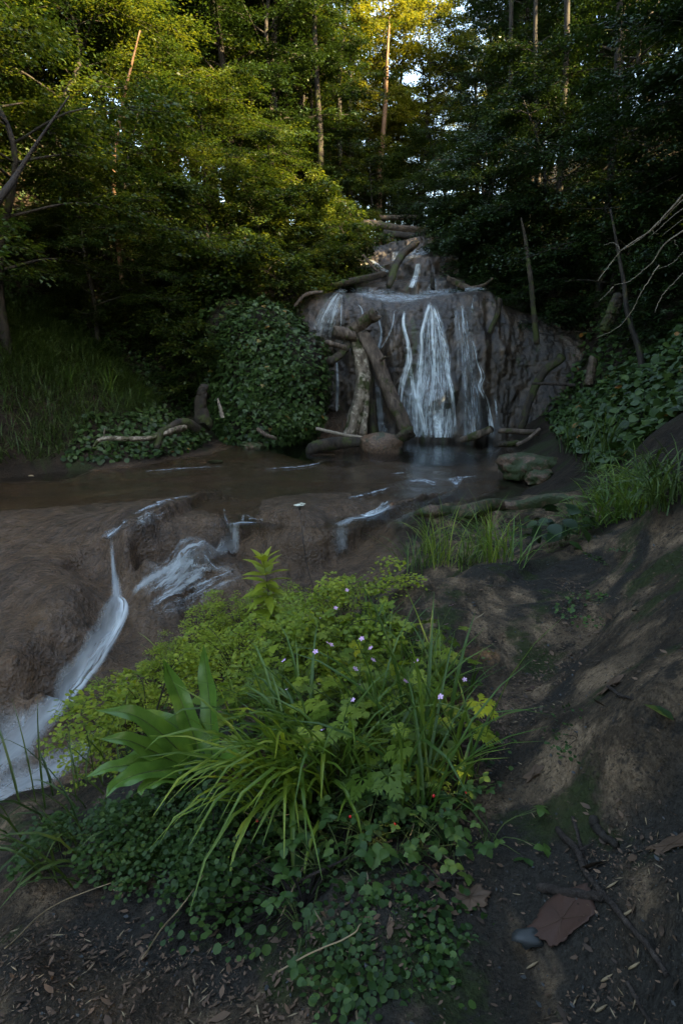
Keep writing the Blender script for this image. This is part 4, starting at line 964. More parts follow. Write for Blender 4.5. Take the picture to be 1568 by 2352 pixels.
twiggy(trunk([(262,420),(283,235),(300,160),(322,70)], (.05, .012), 'slim pinkish sunlit trunk in the bright left crown', 'bark_sunlit', [12.6,12.6,12.5,12.4], None), 'bark_sunlit', 5, .4, .8, 4, (.4, .9))
trunk([(-160,640),(-60,540),(5,450),(40,400),(85,330),(160,220)], (.07, .008), 'dark mossy trunk leaning in at the left edge', 'stem_dark', [6.6,6.7,6.8,7.0,7.1,7.2], None)

# ------------------------------------------------------------------ ivy covered rock beside the falls
import bmesh
def lump_mesh(c, r, seed, sub=5, am=.22):
    bm = bmesh.new(); bmesh.ops.create_icosphere(bm, subdivisions=sub, radius=1)
    v = np.array([q.co[:] for q in bm.verts]); f = np.array([[w.index for w in q.verts] for q in bm.faces]); bm.free()
    k = 1+am*fbm(v[:, 0]*1.5+seed, v[:, 1]*1.5, v[:, 2]*1.5, 4, seed)
    n = v.copy(); v = v*k[:, None]*np.array(r)+np.array(c)
    return v, f, norm(n/np.array(r))
def ivy_on(v, f, nr, n, size, zmin, mb, dens=None, tm=IVY):
    tri = v[f]; ar = np.linalg.norm(np.cross(tri[:, 1]-tri[:, 0], tri[:, 2]-tri[:, 0]), axis=1)
    ct = tri.mean(1); fn = norm(nr[f].mean(1))
    w = ar*(ct[:, 2] > zmin)*(fn[:, 1] < .5)
    if dens is not None: w = w*dens(ct, fn)
    k = RNG.choice(len(f), n, p=w/w.sum()); b = RNG.dirichlet((1, 1, 1), n)
    p = (tri[k]*b[..., None]).sum(1); nn = fn[k]
    cl = fbm(p[:, 0]*2.2, p[:, 1]*2.2, p[:, 2]*2.2, 3, 77)
    p = p+nn*(.02+.26*np.clip(cl+.15, 0, 1)+RNG.uniform(0, .10, n))[:, None]
    d = nn*.65-UP*.75+RNG.normal(0, .38, (n, 3)); N2 = nn*.55+np.array([0, -.1, 1.0])+RNG.normal(0, .25, (n, 3))
    sz = size*RNG.uniform(.55, 1.2, n)
    mb.inst(tm[0], tm[1], frames(d, N2)*sz[:, None, None], p, np.clip(RNG.normal(.45, .2, n)+.25*cl, 0, .96))
ir = empty('ivy_rock', (-1.6, 12.0, 0), 'big rounded rock wholly covered in hanging ivy beside the falls', 'ivy rock')
core, fo = MB(), MB()
for c, r, s, n in [((-1.62,12.15,.95),(.98,.75,1.75),1,4200),((-1.0,12.0,1.3),(.62,.55,.95),2,1300),((-2.3,12.8,1.5),(.85,.7,1.35),3,1700),((-1.75,11.75,.35),(.7,.5,.8),5,1100)]:
    v, f, nr = lump_mesh(c, r, s, 4); core.add(v, f); ivy_on(v, f, nr, int(n*1.7), .092, .05, fo)
o = core.build('rock', M['bark'], ir); o.location = (1.6, -12.0, 0)
o = fo.build('ivy', M['leaf_ivy'], ir, smooth=False); o.location = (1.6, -12.0, 0)

# ------------------------------------------------------------------ creepers and grass on the valley sides
def scatter(n, x0, x1, y0, y1, keep):
    out = np.zeros((0, 2))
    while len(out) < n:
        q = np.stack([RNG.uniform(x0, x1, n*2), RNG.uniform(y0, y1, n*2)], -1)
        w = keep(q[:, 0], q[:, 1]); q = q[RNG.random(len(q)) < w]; out = np.vstack([out, q])
        if len(q) == 0: break
    return out[:n]
def cover(n, box, keep, size, mat, name, label, tm=IVY, hgt=.16, cat='creepers'):
    q = scatter(n, *box, keep); n = len(q)
    z = gz(q[:, 0], q[:, 1]); nn = gn(q[:, 0], q[:, 1])
    cl = fbm(q[:, 0]*1.6, q[:, 1]*1.6, z*1.6, 3, 88)
    p = np.stack([q[:, 0], q[:, 1], z], -1)+nn*(.02+hgt*np.clip(cl+.3, 0, 1)*RNG.uniform(.2, 1, n)+RNG.uniform(0, .04, n))[:, None]
    d = RNG.normal(0, .6, (n, 3))-UP*.5+nn*np.array([1, 1, 0])*.5
    N2 = nn*.7+UP*.5+np.array([0, -.2, 0])+RNG.normal(0, .32, (n, 3))
    sz = size*RNG.uniform(.5, 1.2, n)
    mb = MB(); mb.inst(tm[0], tm[1], frames(d, N2)*sz[:, None, None], p, np.clip(RNG.normal(.42, .2, n)+.3*cl, 0, .975))
    return tag(mb.build(name, M[mat], None, smooth=False), label, cat, None, 'stuff')
nz = lambda x, y, s: fbm(x*.7, y*.7, 0, 3, s)
cover(14000, (-9, -2.2, 9.0, 22), lambda x, y: np.where((gz(x, y) > .55) & ~((x < -3.8) & (y < 11.2) & (gz(x, y) < 2.4)), np.clip(.55+nz(x, y, 5), 0, 1), 0)*np.clip((x+10.5)/5, .15, 1), .095, 'leaf_ivy', 'creeper_cover', 'ivy and creepers over the shaded left valley side')
cover(9000, (-3.5, .9, 12.8, 20), lambda x, y: np.where(gz(x, y) > 3.3, 1, 0)*np.where(x < -.2-(y < 14)*.6, 1, .0), .10, 'leaf_ivy', 'creeper_cover', 'ivy and creepers on the slope left of the upper cascade')
cover(15000, (2.6, 9, 4.2, 13.5), lambda x, y: np.where(gz(x, y) > .45, 1, 0)*np.clip(.6+nz(x, y, 6), 0, 1)*np.clip((8.5-x)/4, .1, 1), .105, 'leaf_ivy', 'ivy_cover', 'broad leaved dark ivy carpet over the right bank', ROUND)
cover(7000, (3.0, 8, 13, 20), lambda x, y: np.where(gz(x, y) > 3.2, 1, 0), .10, 'leaf_dark', 'creeper_cover', 'dark creepers on the slope right of the upper cascade')
def blades(n, seglen, w, lean, rg, bend=1.0):
    """n blades as arrays (n,seg+1,3) from the origin"""
    S = 5; az = rg.uniform(0, 2*np.pi, n); L = seglen*rg.uniform(.5, 1.15, n)
    el = np.pi/2-np.abs(rg.normal(lean, .28, n)); cv = bend*rg.uniform(.5, 1.6, n)
    pts = [np.zeros((n, 3))]
    for k in range(S):
        e = el-cv*(k/S)**1.3*1.5; e = np.maximum(e, -1.45)
        pts.append(pts[-1]+np.stack([np.cos(az)*np.cos(e), np.sin(az)*np.cos(e), np.sin(e)], -1)*(L/S)[:, None])
    P = np.stack(pts, 1)
    side = np.stack([-np.sin(az), np.cos(az), np.zeros(n)], -1)
    tw = rg.normal(0, .5, n)
    side = norm(side+UP*tw[:, None]*.4)
    ww = w*rg.uniform(.6, 1.2, n)[:, None]*np.array([.7, 1, 1, .85, .55, .06])[None]
    return P, side, ww
def add_blades(mb, P, side, ww, O=None, var=None, fold=.25):
    n, s = P.shape[:2]
    if O is not None: P = P+O[:, None]
    tg = norm(np.gradient(P, axis=1)); nn = norm(np.cross(tg, np.broadcast_to(side[:, None], P.shape)))
    sd = np.cross(nn, tg)
    l = P-sd*ww[..., None]/2+nn*ww[..., None]*fold; r = P+sd*ww[..., None]/2+nn*ww[..., None]*fold
    V = np.stack([l, P, r], 2)   # n,s,3,3
    b = np.arange(n)[:, None]*(s*3)+np.arange(s-1)[None]*3
    f = np.concatenate([np.stack([b, b+1, b+4, b+3], -1).reshape(-1, 4), np.stack([b+1, b+2, b+5, b+4], -1).reshape(-1, 4)])
    var = RNG.random(n) if var is None else var
    mb.add(V.reshape(-1, 3), f, np.tile(np.repeat(var, s-1), 2))
def grass_cover(n, box, keep, ln, w, mat, name, label):
    q = scatter(n, *box, keep); n = len(q)
    P, sd, ww = blades(n, ln, w, .45, RNG); z = gz(q[:, 0], q[:, 1])
    mb = MB(); add_blades(mb, P, sd, ww, np.stack([q[:, 0], q[:, 1], z-.02], -1))
    return tag(mb.build(name, M[mat]), label, 'grass', None, 'stuff')
grass_cover(17000, (-8.5, -3.6, 6.8, 11.5), lambda x, y: np.where((gz(x, y) > .12) & (gz(x, y) < 2.6), np.clip(.7+nz(x, y, 9), 0, 1), 0)*np.where(x < -3.4-(11.5-y)*.33, 1, .03), .42, .013, 'grass_dark', 'grass', 'dark long grass on the left bank')
cover(1300, (-4.3, -2.6, 8.4, 11.6), lambda x, y: np.where((gz(x, y) > .04) & (gz(x, y) < .7), 1, 0), .085, 'leaf_ivy', 'bank_leaves', 'broad leaves at the foot of the left bank', ROUND, .10)
# ------------------------------------------------------------------ plants of the near bank
def xf2(p, ang, sc, off):
    c, s = math.cos(ang), math.sin(ang)
    p = np.asarray(p, float)*sc
    return np.stack([p[:, 0]*c-p[:, 1]*s+off[0], p[:, 0]*s+p[:, 1]*c+off[1]], -1)
def dissected():
    V, Q = [], []
    def dia(a, s, o, w=.30):
        b = len(V); q = xf2([(0,0),(w,.45),(0,1),(-w,.45)], a, s, o)
        for k, (x, y) in enumerate(q): V.append((x, y, -.12*(x*x+y*y)+(.03 if k in (1, 3) else 0)))
        Q.append([b, b+1, b+2, b+3])
    for a, s in ((0,.75),(.95,.62),(-.95,.62),(1.9,.45),(-1.9,.45)):
        d = np.array([-math.sin(a), math.cos(a)]); o0 = np.array([0, .22])
        dia(a, s, o0, .11)
        for f, k in ((.28,.46),(.52,.40),(.74,.26)):
            o = o0+d*s*f
            dia(a+.7, s*k, o, .24); dia(a-.7, s*k, o, .24)
    return np.array(V), [np.array(Q)]
def serrate(n=7, wid=.36, teeth=.06, ox=0.0, ang=0.0, sc=1.0):
    o = []
    for s in (1, -1):
        e = []
        for k in range(1, 2*n):
            t = k/(2*n); w = wid*math.sin(math.pi*t**.8)**.85*(1+(teeth/wid if k % 2 else -teeth/wid)*1.1)
            e.append((s*w, t))
        o.append(e)
    mid = [(0, k/(2*n)) for k in range(0, 2*n+1)]
    P2 = mid+o[0]+o[1]; nm = len(mid); ne = len(o[0]); F4, F3 = [], []
    for s in range(2):
        b = nm+s*ne
        for k in range(ne-1):
            q = [k+1, b+k, b+k+1, k+2]; F4.append(q if s == 0 else q[::-1])
        F3.append([0, b, 1] if s == 0 else [1, b, 0]); F3.append([nm-2, b+ne-1, nm-1] if s == 0 else [nm-1, b+ne-1, nm-2])
    P2 = np.array(P2)
    z = .16*np.abs(P2[:, 0])-.22*P2[:, 1]**2
    q = xf2(P2, ang, sc, (ox, 0))
    return np.stack([q[:, 0], q[:, 1], z*sc], -1), [np.array(F4), np.array(F3)]
def trifol():
    V, F4, F3, n = [], [], [], 0
    for a in (0, 1.75, -1.75):
        v, f = serrate(5, .38, .05, 0, a, 1.0)
        V.append(v); F4.append(f[0]+n); F3.append(f[1]+n); n += len(v)
    return np.vstack(V), [np.vstack(F4), np.vstack(F3)]
DIS, SER, TRI = dissected(), serrate(), trifol()
LANCE = tmpl([(0,0,0),(.07,.2,.02),(.09,.45,.0),(.05,.75,-.08),(0,1,-.2),(-.05,.75,-.08),(-.09,.45,.0),(-.07,.2,.02),(0,.45,-.03)],
             [np.array([[0,1,8],[1,2,8],[2,3,8],[3,4,8],[4,5,8],[5,6,8],[6,7,8],[7,0,8]])])
FAN = tmpl([(0,0,0),(.42,.45,.04),(.36,.80,.0),(.12,.95,.02),(-.12,.93,.0),(-.36,.80,.02),(-.42,.45,.04)], [np.array([[0,1,2],[0,2,3],[0,3,4],[0,4,5],[0,5,6]])])

def maidenhair(seed, mat, nf=13, h=.17, r=.17, lf=.017):
    rg = np.random.default_rng(seed); root = empty('maidenhair_fern')
    st, fo = MB(), MB(); O, D, L = [], [], []
    for k in range(nf):
        az = rg.uniform(0, 6.283); rr = r*rg.uniform(.3, 1.1); hh = h*rg.uniform(.35, 1.2)*(1-.3*rr/r)
        tip = np.array([math.cos(az)*rr, math.sin(az)*rr, hh])
        c = cr([(0,0,-.02),(tip[0]*.35,tip[1]*.35,hh*.75),tip*[.8,.8,1],tip*[1.15,1.15,.88]], 10)
        tube(st, c, np.linspace(.0016, .0006, 10), 3, cap=False)
        for i in range(4, 10):
            for s in (-1, 1):
                a2 = az+s*rg.uniform(.5, 1.1)
                O.append(c[i]); D.append([math.cos(a2), math.sin(a2), rg.normal(.05, .15)]); L.append(rg.uniform(.05, .085)*(1.2-.06*i))
    spray_leaves(fo, np.array(O), np.array(D), np.array(L), 8, lf, .35, .30, FAN, .25)
    # spray_leaves jitters by centimetres: pull the leaflets back onto their fronds
    st.build('stalk', M['stem_dark'], root); fo.build('leaflets', M[mat], root, smooth=False)
    return root
_sl = spray_leaves
def spray_leaves(mb, O, D, L, nleaf, size, wid=.32, jit=.35, tm=LEAF4, droop=.2, pj=.006):
    n = len(O); D = norm(D); S = norm(np.cross(D, UP)); N = np.cross(S, D)
    a = (np.arange(nleaf)+.6)/nleaf; sg = np.where(np.arange(nleaf) % 2, 1.0, -1.0)
    lat = sg*wid*np.sin(np.pi*a**.8)[None]*RNG.uniform(.4, 1, (n, nleaf))*L[:, None]
    pos = O[:, None]+D[:, None]*(L[:, None]*a)[..., None]+S[:, None]*lat[..., None]-UP*(droop*(a**2)*L[:, None])[..., None]+RNG.normal(0, pj, (n, nleaf, 3))
    d = D[:, None]*.7+S[:, None]*sg[None, :, None]*.6-UP*.15+RNG.normal(0, .25, (n, nleaf, 3))
    nn = N[:, None]+RNG.normal(0, jit, (n, nleaf, 3))
    sz = size*RNG.uniform(.65, 1.15, n*nleaf)
    mb.inst(tm[0], tm[1], frames(d.reshape(-1, 3), nn.reshape(-1, 3))*sz[:, None, None], pos.reshape(-1, 3), np.clip(np.repeat(RNG.uniform(.2, .85, n), nleaf)+RNG.normal(0, .12, n*nleaf), 0, 1))

def leafy(seed, name, tm, mat, n, h, r, size, flowers=0, smat='stem_green', berries=0, up=.55, stalks=True):
    """low plant: leaves on their own stalks from one base"""
    rg = np.random.default_rng(seed); root = empty(name); st = MB(); T, D = [], []
    for k in range(n):
        az = rg.uniform(0, 6.283); rr = r*math.sqrt(rg.uniform(.03, 1)); hh = h*rg.uniform(.45, 1.1)*(1-.25*rr/r)
        p = np.array([math.cos(az)*rr, math.sin(az)*rr, hh])
        if stalks or k < 3: tube(st, cr([(0,0,-.02),(p[0]*.3,p[1]*.3,hh*.6),p], 7), np.linspace(.0016, .0009, 7), 3, cap=False)
        T.append(p); a2 = az+rg.normal(0, .5); D.append([math.cos(a2), math.sin(a2), rg.normal(-.1, .2)])
    T, D = np.array(T), np.array(D)
    nn = UP+rg.normal(0, up*.55, (n, 3))+np.array([0, -.25, 0])
    fo = MB(); fo.inst(tm[0], tm[1], frames(D, nn)*(size*rg.uniform(.6, 1.15, n))[:, None, None], T, rg.random(n))
    fo.build('leaves', M[mat], root)
    for k in range(flowers):
        az = rg.uniform(0, 6.283); p = np.array([math.cos(az)*r*.6, math.sin(az)*r*.6, h*rg.uniform(1.05, 1.35)])
        tube(st, cr([(0,0,0),(p[0]*.4,p[1]*.4,p[2]*.6),p], 7), np.linspace(.0013, .0007, 7), 3, cap=False)
        fb = MB(); a = np.arange(5)*2*math.pi/5+rg.uniform(0, 1)
        fb.inst(np.array([(0,0,0),(.28,.5,.05),(.22,.9,.02),(0,1,0),(-.22,.9,.02),(-.28,.5,.05)]), [np.array([[0,1,2,3],[0,3,4,5]])],
                frames(np.stack([np.cos(a), np.sin(a)*.8, .25+.6*np.sin(a)], -1), np.broadcast_to([0, -.7, .6], (5, 3)))*.0068, np.repeat(p[None], 5, 0))
        fb.build('flower', M['petal_pink'], root)
    for k in range(berries):
        az = rg.uniform(0, 6.283); p = np.array([math.cos(az)*r*.8, math.sin(az)*r*.8-.02, h*.9])
        tube(st, cr([(0,0,0),(p[0]*.4,p[1]*.4,p[2]*1.1),p], 7), np.linspace(.0013, .0008, 7), 3, cap=False)
        v, f, _ = lump_mesh(p, (.0028, .0028, .0034), 3, 2, .05); b = MB(); b.add(v, f); b.build('berry', M['berry'], root)
    st.build('stalks', M[smat], root)
    return root
def tuft(seed, n, ln, w, mat, lean=.45, bend=1.0, az=None, name='grass_tuft', rad=.05):
    rg = np.random.default_rng(seed); P, sd, ww = blades(n, ln, w, lean, rg, bend)
    if az is not None:
        keep = rg.normal(az[0], az[1], n); a0 = np.arctan2(P[:, -1, 1], P[:, -1, 0]); q = keep-a0
        c, s = np.cos(q)[:, None], np.sin(q)[:, None]
        P = np.stack([P[..., 0]*c-P[..., 1]*s, P[..., 0]*s+P[..., 1]*c, P[..., 2]], -1)
        sd = np.stack([sd[:, 0]*c[:, 0]-sd[:, 1]*s[:, 0], sd[:, 0]*s[:, 0]+sd[:, 1]*c[:, 0], sd[:, 2]], -1)
    O = np.stack([rg.normal(0, rad, n), rg.normal(0, rad, n), np.full(n, -.01)], -1)
    mb = MB(); add_blades(mb, P, sd, ww, O, rg.random(n))
    return mb.build(name, M[mat])
def ground_at(px, py): return hit(float(px), float(py))
def spread(arch, pts, label, cat, group, smin=.8, smax=1.2, dz=-.005):
    """first uses of each archetype move the built plant itself; later ones are copies with copies of its parts"""
    for k, p in enumerate(pts):
        a = arch[k % len(arch)]; sc = RNG.uniform(smin, smax); rz = RNG.uniform(0, 6.283)
        g = ground_at(*p[:2]); g = g+[0, 0, dz]; lab = p[2] if len(p) > 2 else label
        nrm = gn(g[0], g[1]); tl = (float(-nrm[1]*.35), float(nrm[0]*.35))
        if k < len(arch): place(a, g, rz, sc, tl); tag(a, lab, cat, group)
        else: dup(a, g, rz, sc, tl, lab, group)
def inpoly(n, poly, mind=0):
    poly = np.array(poly, float); out = []
    lo, hi = poly.min(0), poly.max(0); tries = 0
    while len(out) < n and tries < 6000:
        tries += 1; q = RNG.uniform(lo, hi)
        if polyd(np.array([q[0]]), np.array([q[1]]), poly)[0] <= 0: continue
        if mind and out and min(np.hypot(q[0]-o[0], (q[1]-o[1])) for o in out) < mind: continue
        out.append((q[0], q[1]))
    return out

# bright maidenhair fern on the far edge and left flank of the patch, darker below
spread([maidenhair(401+i, 'leaf_fern', 11, .25, .19, .0145) for i in range(3)],
       inpoly(26, [(330,1560),(400,1470),(560,1410),(800,1390),(850,1430),(820,1530),(640,1560),(420,1620)], 36)+inpoly(9, [(210,1720),(300,1620),(360,1640),(330,1740)], 30),
       'feathery yellow green maidenhair fern on the far edge of the plant patch', 'fern', 'bright maidenhair ferns along the stream side of the plant patch', .85, 1.35)
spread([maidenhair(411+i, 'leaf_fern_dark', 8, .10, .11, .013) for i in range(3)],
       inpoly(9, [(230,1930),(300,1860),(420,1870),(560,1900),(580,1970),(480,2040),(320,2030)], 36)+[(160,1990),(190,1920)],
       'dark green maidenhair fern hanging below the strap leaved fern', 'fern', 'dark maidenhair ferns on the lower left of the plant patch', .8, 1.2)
spread([leafy(421, 'herb_robert', DIS, 'leaf_herb', 15, .17, .14, .062, 2), leafy(422, 'herb_robert', DIS, 'leaf_herb', 13, .15, .15, .066, 1), leafy(423, 'herb_robert', DIS, 'leaf_herb', 14, .14, .14, .058, 0)],
       inpoly(34, [(560,1600),(640,1500),(800,1440),(960,1500),(1010,1640),(960,1780),(800,1800),(660,1720)], 42),
       'ferny leaved herb with small pink flowers in the middle of the plant patch', 'herb', 'cut leaved herbs in the plant patch', .85, 1.25)
spread([leafy(431, 'wild_strawberry', TRI, 'leaf_bramble', 12, .09, .12, .020, 0, berries=1), leafy(432, 'wild_strawberry', TRI, 'leaf_bramble', 11, .08, .11, .022), leafy(433, 'wild_strawberry', TRI, 'leaf_bramble', 13, .10, .11, .018)],
       inpoly(18, [(760,1840),(1000,1790),(1100,1890),(1080,1960),(900,1990),(740,2040),(660,2090),(640,2020)], 44)+[(1120,1935),(690,2150)],
       'three leaved strawberry plant low on the lower right edge of the plant patch', 'strawberry plant', 'strawberry plants at the lower edge of the plant patch', .8, 1.2)
spread([leafy(441, 'creeping_herb', ROUND, 'leaf_fern_dark', 64, .035, .11, .014, smat='stem_dark'), leafy(442, 'creeping_herb', ROUND, 'leaf_fern_dark', 70, .03, .12, .013, smat='stem_dark')],
       inpoly(13, [(480,1960),(560,1920),(760,1900),(840,1960),(700,2100),(580,2140),(450,2060)], 36)+inpoly(12, [(900,1800),(1010,1840),(1000,1900),(900,1880)], 30),
       'small round leaved creeping herb under the arching grass', 'creeping herb', 'creeping herbs on the lower bank', .8, 1.25)
spread([leafy(451, 'liverwort', ROUND, 'leaf_bramble', 110, .010, .10, .012, smat='stem_dark', stalks=False), leafy(452, 'liverwort', ROUND, 'leaf_fern_dark', 110, .009, .11, .011, smat='stem_dark', stalks=False)],
       inpoly(10, [(880,2110),(950,2090),(970,2150),(930,2230),(860,2290),(840,2220)], 26)+[(1090,1700),(1120,1740),(1070,1660),(1150,1790),(1045,1590),(1000,1480),(1050,1500),(1330,1690),(1360,1400),(1450,1260),(1390,1290)],
       'flat green liverwort patch on the tufa', 'liverwort', 'liverwort patches on the tufa', .8, 1.3)
spread([leafy(461, 'broad_herb', SER, 'leaf_herb', 9, .17, .10, .085), leafy(462, 'broad_herb', SER, 'leaf_herb', 8, .14, .10, .075)],
       [(600,1690,'toothed broad leaved herb behind the upright fern fronds'),(545,1650,'broad leaved herb close right of the upright fern fronds'),(745,1500,'broad leaved herb under the feathery bush of fern'),(660,1560,'broad leaved herb in the middle of the far half of the patch'),(640,1760,'broad leaved herb behind the bright arching grass')], None, 'herb', 'broad leaved herbs in the plant patch', .9, 1.2)
spread([leafy(471, 'bank_herb', SER, 'leaf_dark', 10, .16, .14, .085), leafy(472, 'bank_herb', SER, 'leaf_dark', 9, .13, .15, .09)],
       [(1215,1275),(1260,1270),(1300,1240),(1345,1225),(1235,1225),(1410,1190),(1290,1255)], 'dark broad leaved herb at the foot of the tufa mound', 'herb', 'dark herbs between the mound and the ledge', .8, 1.2)

# strap leaved fern
def strap(mb, c, wid, hint, wav, seed, n=40):
    p = cr(c, n); tg = norm(np.gradient(p, axis=0)); sd = norm(np.cross(tg, np.array(hint, float))); nn = np.cross(sd, tg)
    t = np.linspace(0, 1, n); w = .80*wid*np.clip(sstep(0, .3, t)*.75+.25, 0, 1)*np.clip(1-np.clip((t-.45)/.55, 0, 1)**1.7, .015, 1)*(.35+.65*sstep(-.05, .3, t))
    cols = []
    for a in (-1, -.6, -.08, 0, .08, .6, 1):
        e = abs(a); wv = wav*np.sin(t*26+seed+(0 if a > 0 else 1.7))*e**2
        cols.append(p+sd*(a*w*(1+.10*e*np.sin(t*17+seed*2+a)))[:, None]+nn*(wv*w+.32*w*e-(.05*w if a == 0 else 0))[:, None])
    mb.add(np.stack(cols, 1).reshape(-1, 3), grid_faces(n, 7))
fb = ground_at(478, 1800)
fr = empty('strap_fern', fb, 'large fern with long glossy undivided strap leaves at the left of the patch', 'fern')
def frond(pts, dep, wid, hint, label=None):
    Y0 = fb[1]; c = np.array([at_y(a, b, Y0+d) for (a, b), d in zip(pts, dep)])-fb
    mb = MB(); strap(mb, c, wid, hint, .13, pts[0][0]*.1+wid*100)
    mid = cr(c, 30); nn = norm(np.array(hint, float)); o = mb.build('frond', M['frond'], fr)
    s = MB(); tube(s, mid-nn*.001, np.linspace(.0028, .0008, 30), 4, cap=False); s.build('midrib', M['stem_green'], o)
frond([(478,1800),(462,1740),(428,1640),(395,1560),(374,1512)], [0,.02,.05,.07,.06], .034, (.35,-.9,.3))
frond([(486,1800),(487,1720),(482,1620),(472,1530),(468,1482)], [0,.03,.07,.10,.11], .032, (-.25,-.9,.25))
frond([(470,1795),(425,1740),(365,1680),(300,1640),(222,1632)], [0,-.01,-.03,-.05,-.07], .036, (.15,-.45,.85))
frond([(480,1795),(455,1720),(400,1665),(345,1645),(290,1636)], [0,.03,.05,.05,.04], .028, (.2,-.5,.8))
frond([(468,1797),(415,1760),(350,1725),(290,1700),(228,1697)], [0,-.03,-.06,-.09,-.11], .033, (.1,-.5,.85))
frond([(472,1792),(430,1755),(390,1735),(330,1730),(280,1742)], [0,.0,.0,.0,-.02], .028, (.1,-.5,.85))
frond([(465,1800),(410,1775),(330,1760),(260,1762),(196,1786)], [0,-.04,-.08,-.11,-.13], .030, (.05,-.4,.9))
frond([(462,1802),(400,1772),(330,1775),(270,1800),(243,1832)], [0,-.06,-.12,-.16,-.19], .030, (0,-.5,.85))
frond([(466,1800),(420,1788),(370,1790),(330,1810),(325,1828)], [0,-.06,-.11,-.15,-.17], .024, (0,-.5,.85))
frond([(490,1800),(515,1760),(540,1745),(552,1780)], [0,-.03,-.06,-.09], .030, (-.1,-.6,.8))

# arching grass tufts
AG = 'arching grass tufts in the plant patch'
def one_tuft(px, py, label, *a, group=AG, cat='grass', **k):
    o = tuft(*a, **k); g = ground_at(px, py); o.location = [float(c) for c in g]; return tag(o, label, cat, group)
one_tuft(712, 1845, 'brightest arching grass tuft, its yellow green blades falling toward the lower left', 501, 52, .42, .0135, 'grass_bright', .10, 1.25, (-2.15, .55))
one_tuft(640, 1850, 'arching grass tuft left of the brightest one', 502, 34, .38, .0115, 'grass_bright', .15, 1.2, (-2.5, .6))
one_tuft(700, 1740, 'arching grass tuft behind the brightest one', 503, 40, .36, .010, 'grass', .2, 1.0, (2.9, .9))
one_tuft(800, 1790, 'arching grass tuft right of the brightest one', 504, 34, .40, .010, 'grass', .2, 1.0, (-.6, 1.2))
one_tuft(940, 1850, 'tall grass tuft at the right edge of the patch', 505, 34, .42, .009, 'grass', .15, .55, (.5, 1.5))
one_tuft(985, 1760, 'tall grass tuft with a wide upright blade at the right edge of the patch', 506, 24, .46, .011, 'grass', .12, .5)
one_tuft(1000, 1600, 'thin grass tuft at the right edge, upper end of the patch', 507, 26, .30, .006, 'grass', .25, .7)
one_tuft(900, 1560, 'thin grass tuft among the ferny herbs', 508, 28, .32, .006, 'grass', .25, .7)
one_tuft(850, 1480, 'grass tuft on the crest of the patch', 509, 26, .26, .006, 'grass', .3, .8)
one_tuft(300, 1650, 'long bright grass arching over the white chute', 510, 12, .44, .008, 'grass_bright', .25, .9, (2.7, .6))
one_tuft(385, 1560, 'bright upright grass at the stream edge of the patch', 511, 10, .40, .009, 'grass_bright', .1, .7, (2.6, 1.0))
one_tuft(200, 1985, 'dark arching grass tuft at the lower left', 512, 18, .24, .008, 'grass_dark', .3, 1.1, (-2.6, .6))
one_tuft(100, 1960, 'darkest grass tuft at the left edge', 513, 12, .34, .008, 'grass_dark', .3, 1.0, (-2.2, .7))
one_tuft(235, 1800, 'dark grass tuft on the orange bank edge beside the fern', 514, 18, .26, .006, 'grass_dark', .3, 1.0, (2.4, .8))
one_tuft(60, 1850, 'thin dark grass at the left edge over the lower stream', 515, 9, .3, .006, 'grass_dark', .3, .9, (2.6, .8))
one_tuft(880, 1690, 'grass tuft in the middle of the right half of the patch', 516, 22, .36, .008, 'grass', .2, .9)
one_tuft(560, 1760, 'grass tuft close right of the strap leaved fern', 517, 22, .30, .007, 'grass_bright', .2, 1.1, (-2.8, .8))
MG = 'grass tufts behind the tufa mound'
for k, (px, py, n, ln, lab) in enumerate([(960,1310,34,.36,'leftmost grass tuft behind the tufa mound'),(1010,1300,40,.42,'tall grass tuft by the side pool'),(1070,1300,36,.38,'bushy grass tuft in the middle of the group behind the mound'),(1130,1292,36,.40,'tall grass tuft right of the bushy middle one'),(1175,1290,26,.26,'short grass tuft at the right end of the group behind the mound'),(1100,1265,28,.40,'grass tuft at the back of the group behind the mound'),(985,1270,26,.40,'grass tuft leaning over the side pool outlet')]):
    one_tuft(px, py, lab, 520+k, n, ln*1.3, .0065, 'grass_bright' if k in (1, 3, 6) else 'grass', .28, .85, group=MG)
RGR = 'grass clumps on the right bank'
for k, (px, py, n, ln, m) in enumerate([(1340,1220,40,.36,'grass'),(1400,1200,46,.46,'grass'),(1460,1185,46,.5,'grass'),(1520,1165,40,.46,'grass_dark'),(1380,1150,40,.5,'grass'),(1440,1120,44,.55,'grass'),(1500,1110,40,.5,'grass_dark'),(1360,1085,30,.5,'grass_dark'),(1555,1150,34,.45,'grass_dark'),(1330,1180,30,.36,'grass'),(1420,1160,36,.5,'grass'),(1480,1150,36,.5,'grass')]):
    one_tuft(px, py, 'leafy grass clump on the right bank before the ivy', 540+k, int(n*1.2), ln*.72, .009, m, .42, 1.15, group=RGR)
for k, (px, py, lab) in enumerate([(1345,1060,'long leaved sedge arching left over the right bank'),(1395,1050,'upright long leaved sedge on the right bank'),(1300,1040,'small sedge at the water edge of the right bank')]):
    one_tuft(px, py, lab, 560+k, 18, .75, .016, 'grass_dark', .25, .7, group='sedges on the right bank')
for k, (px, py) in enumerate([(625,985),(250,900),(330,930),(160,890)]):
    one_tuft(px, py, ['pale grass tuft at the foot of the ivy covered rock','tall grass tuft on the crest of the left grassy bank','grass tuft at the right end of the left grassy bank','tall dark grass tuft in the middle of the left grassy bank'][k], 570+k, 30, .55, .012, 'grass', .3, .7, group='grass tufts on the left bank')

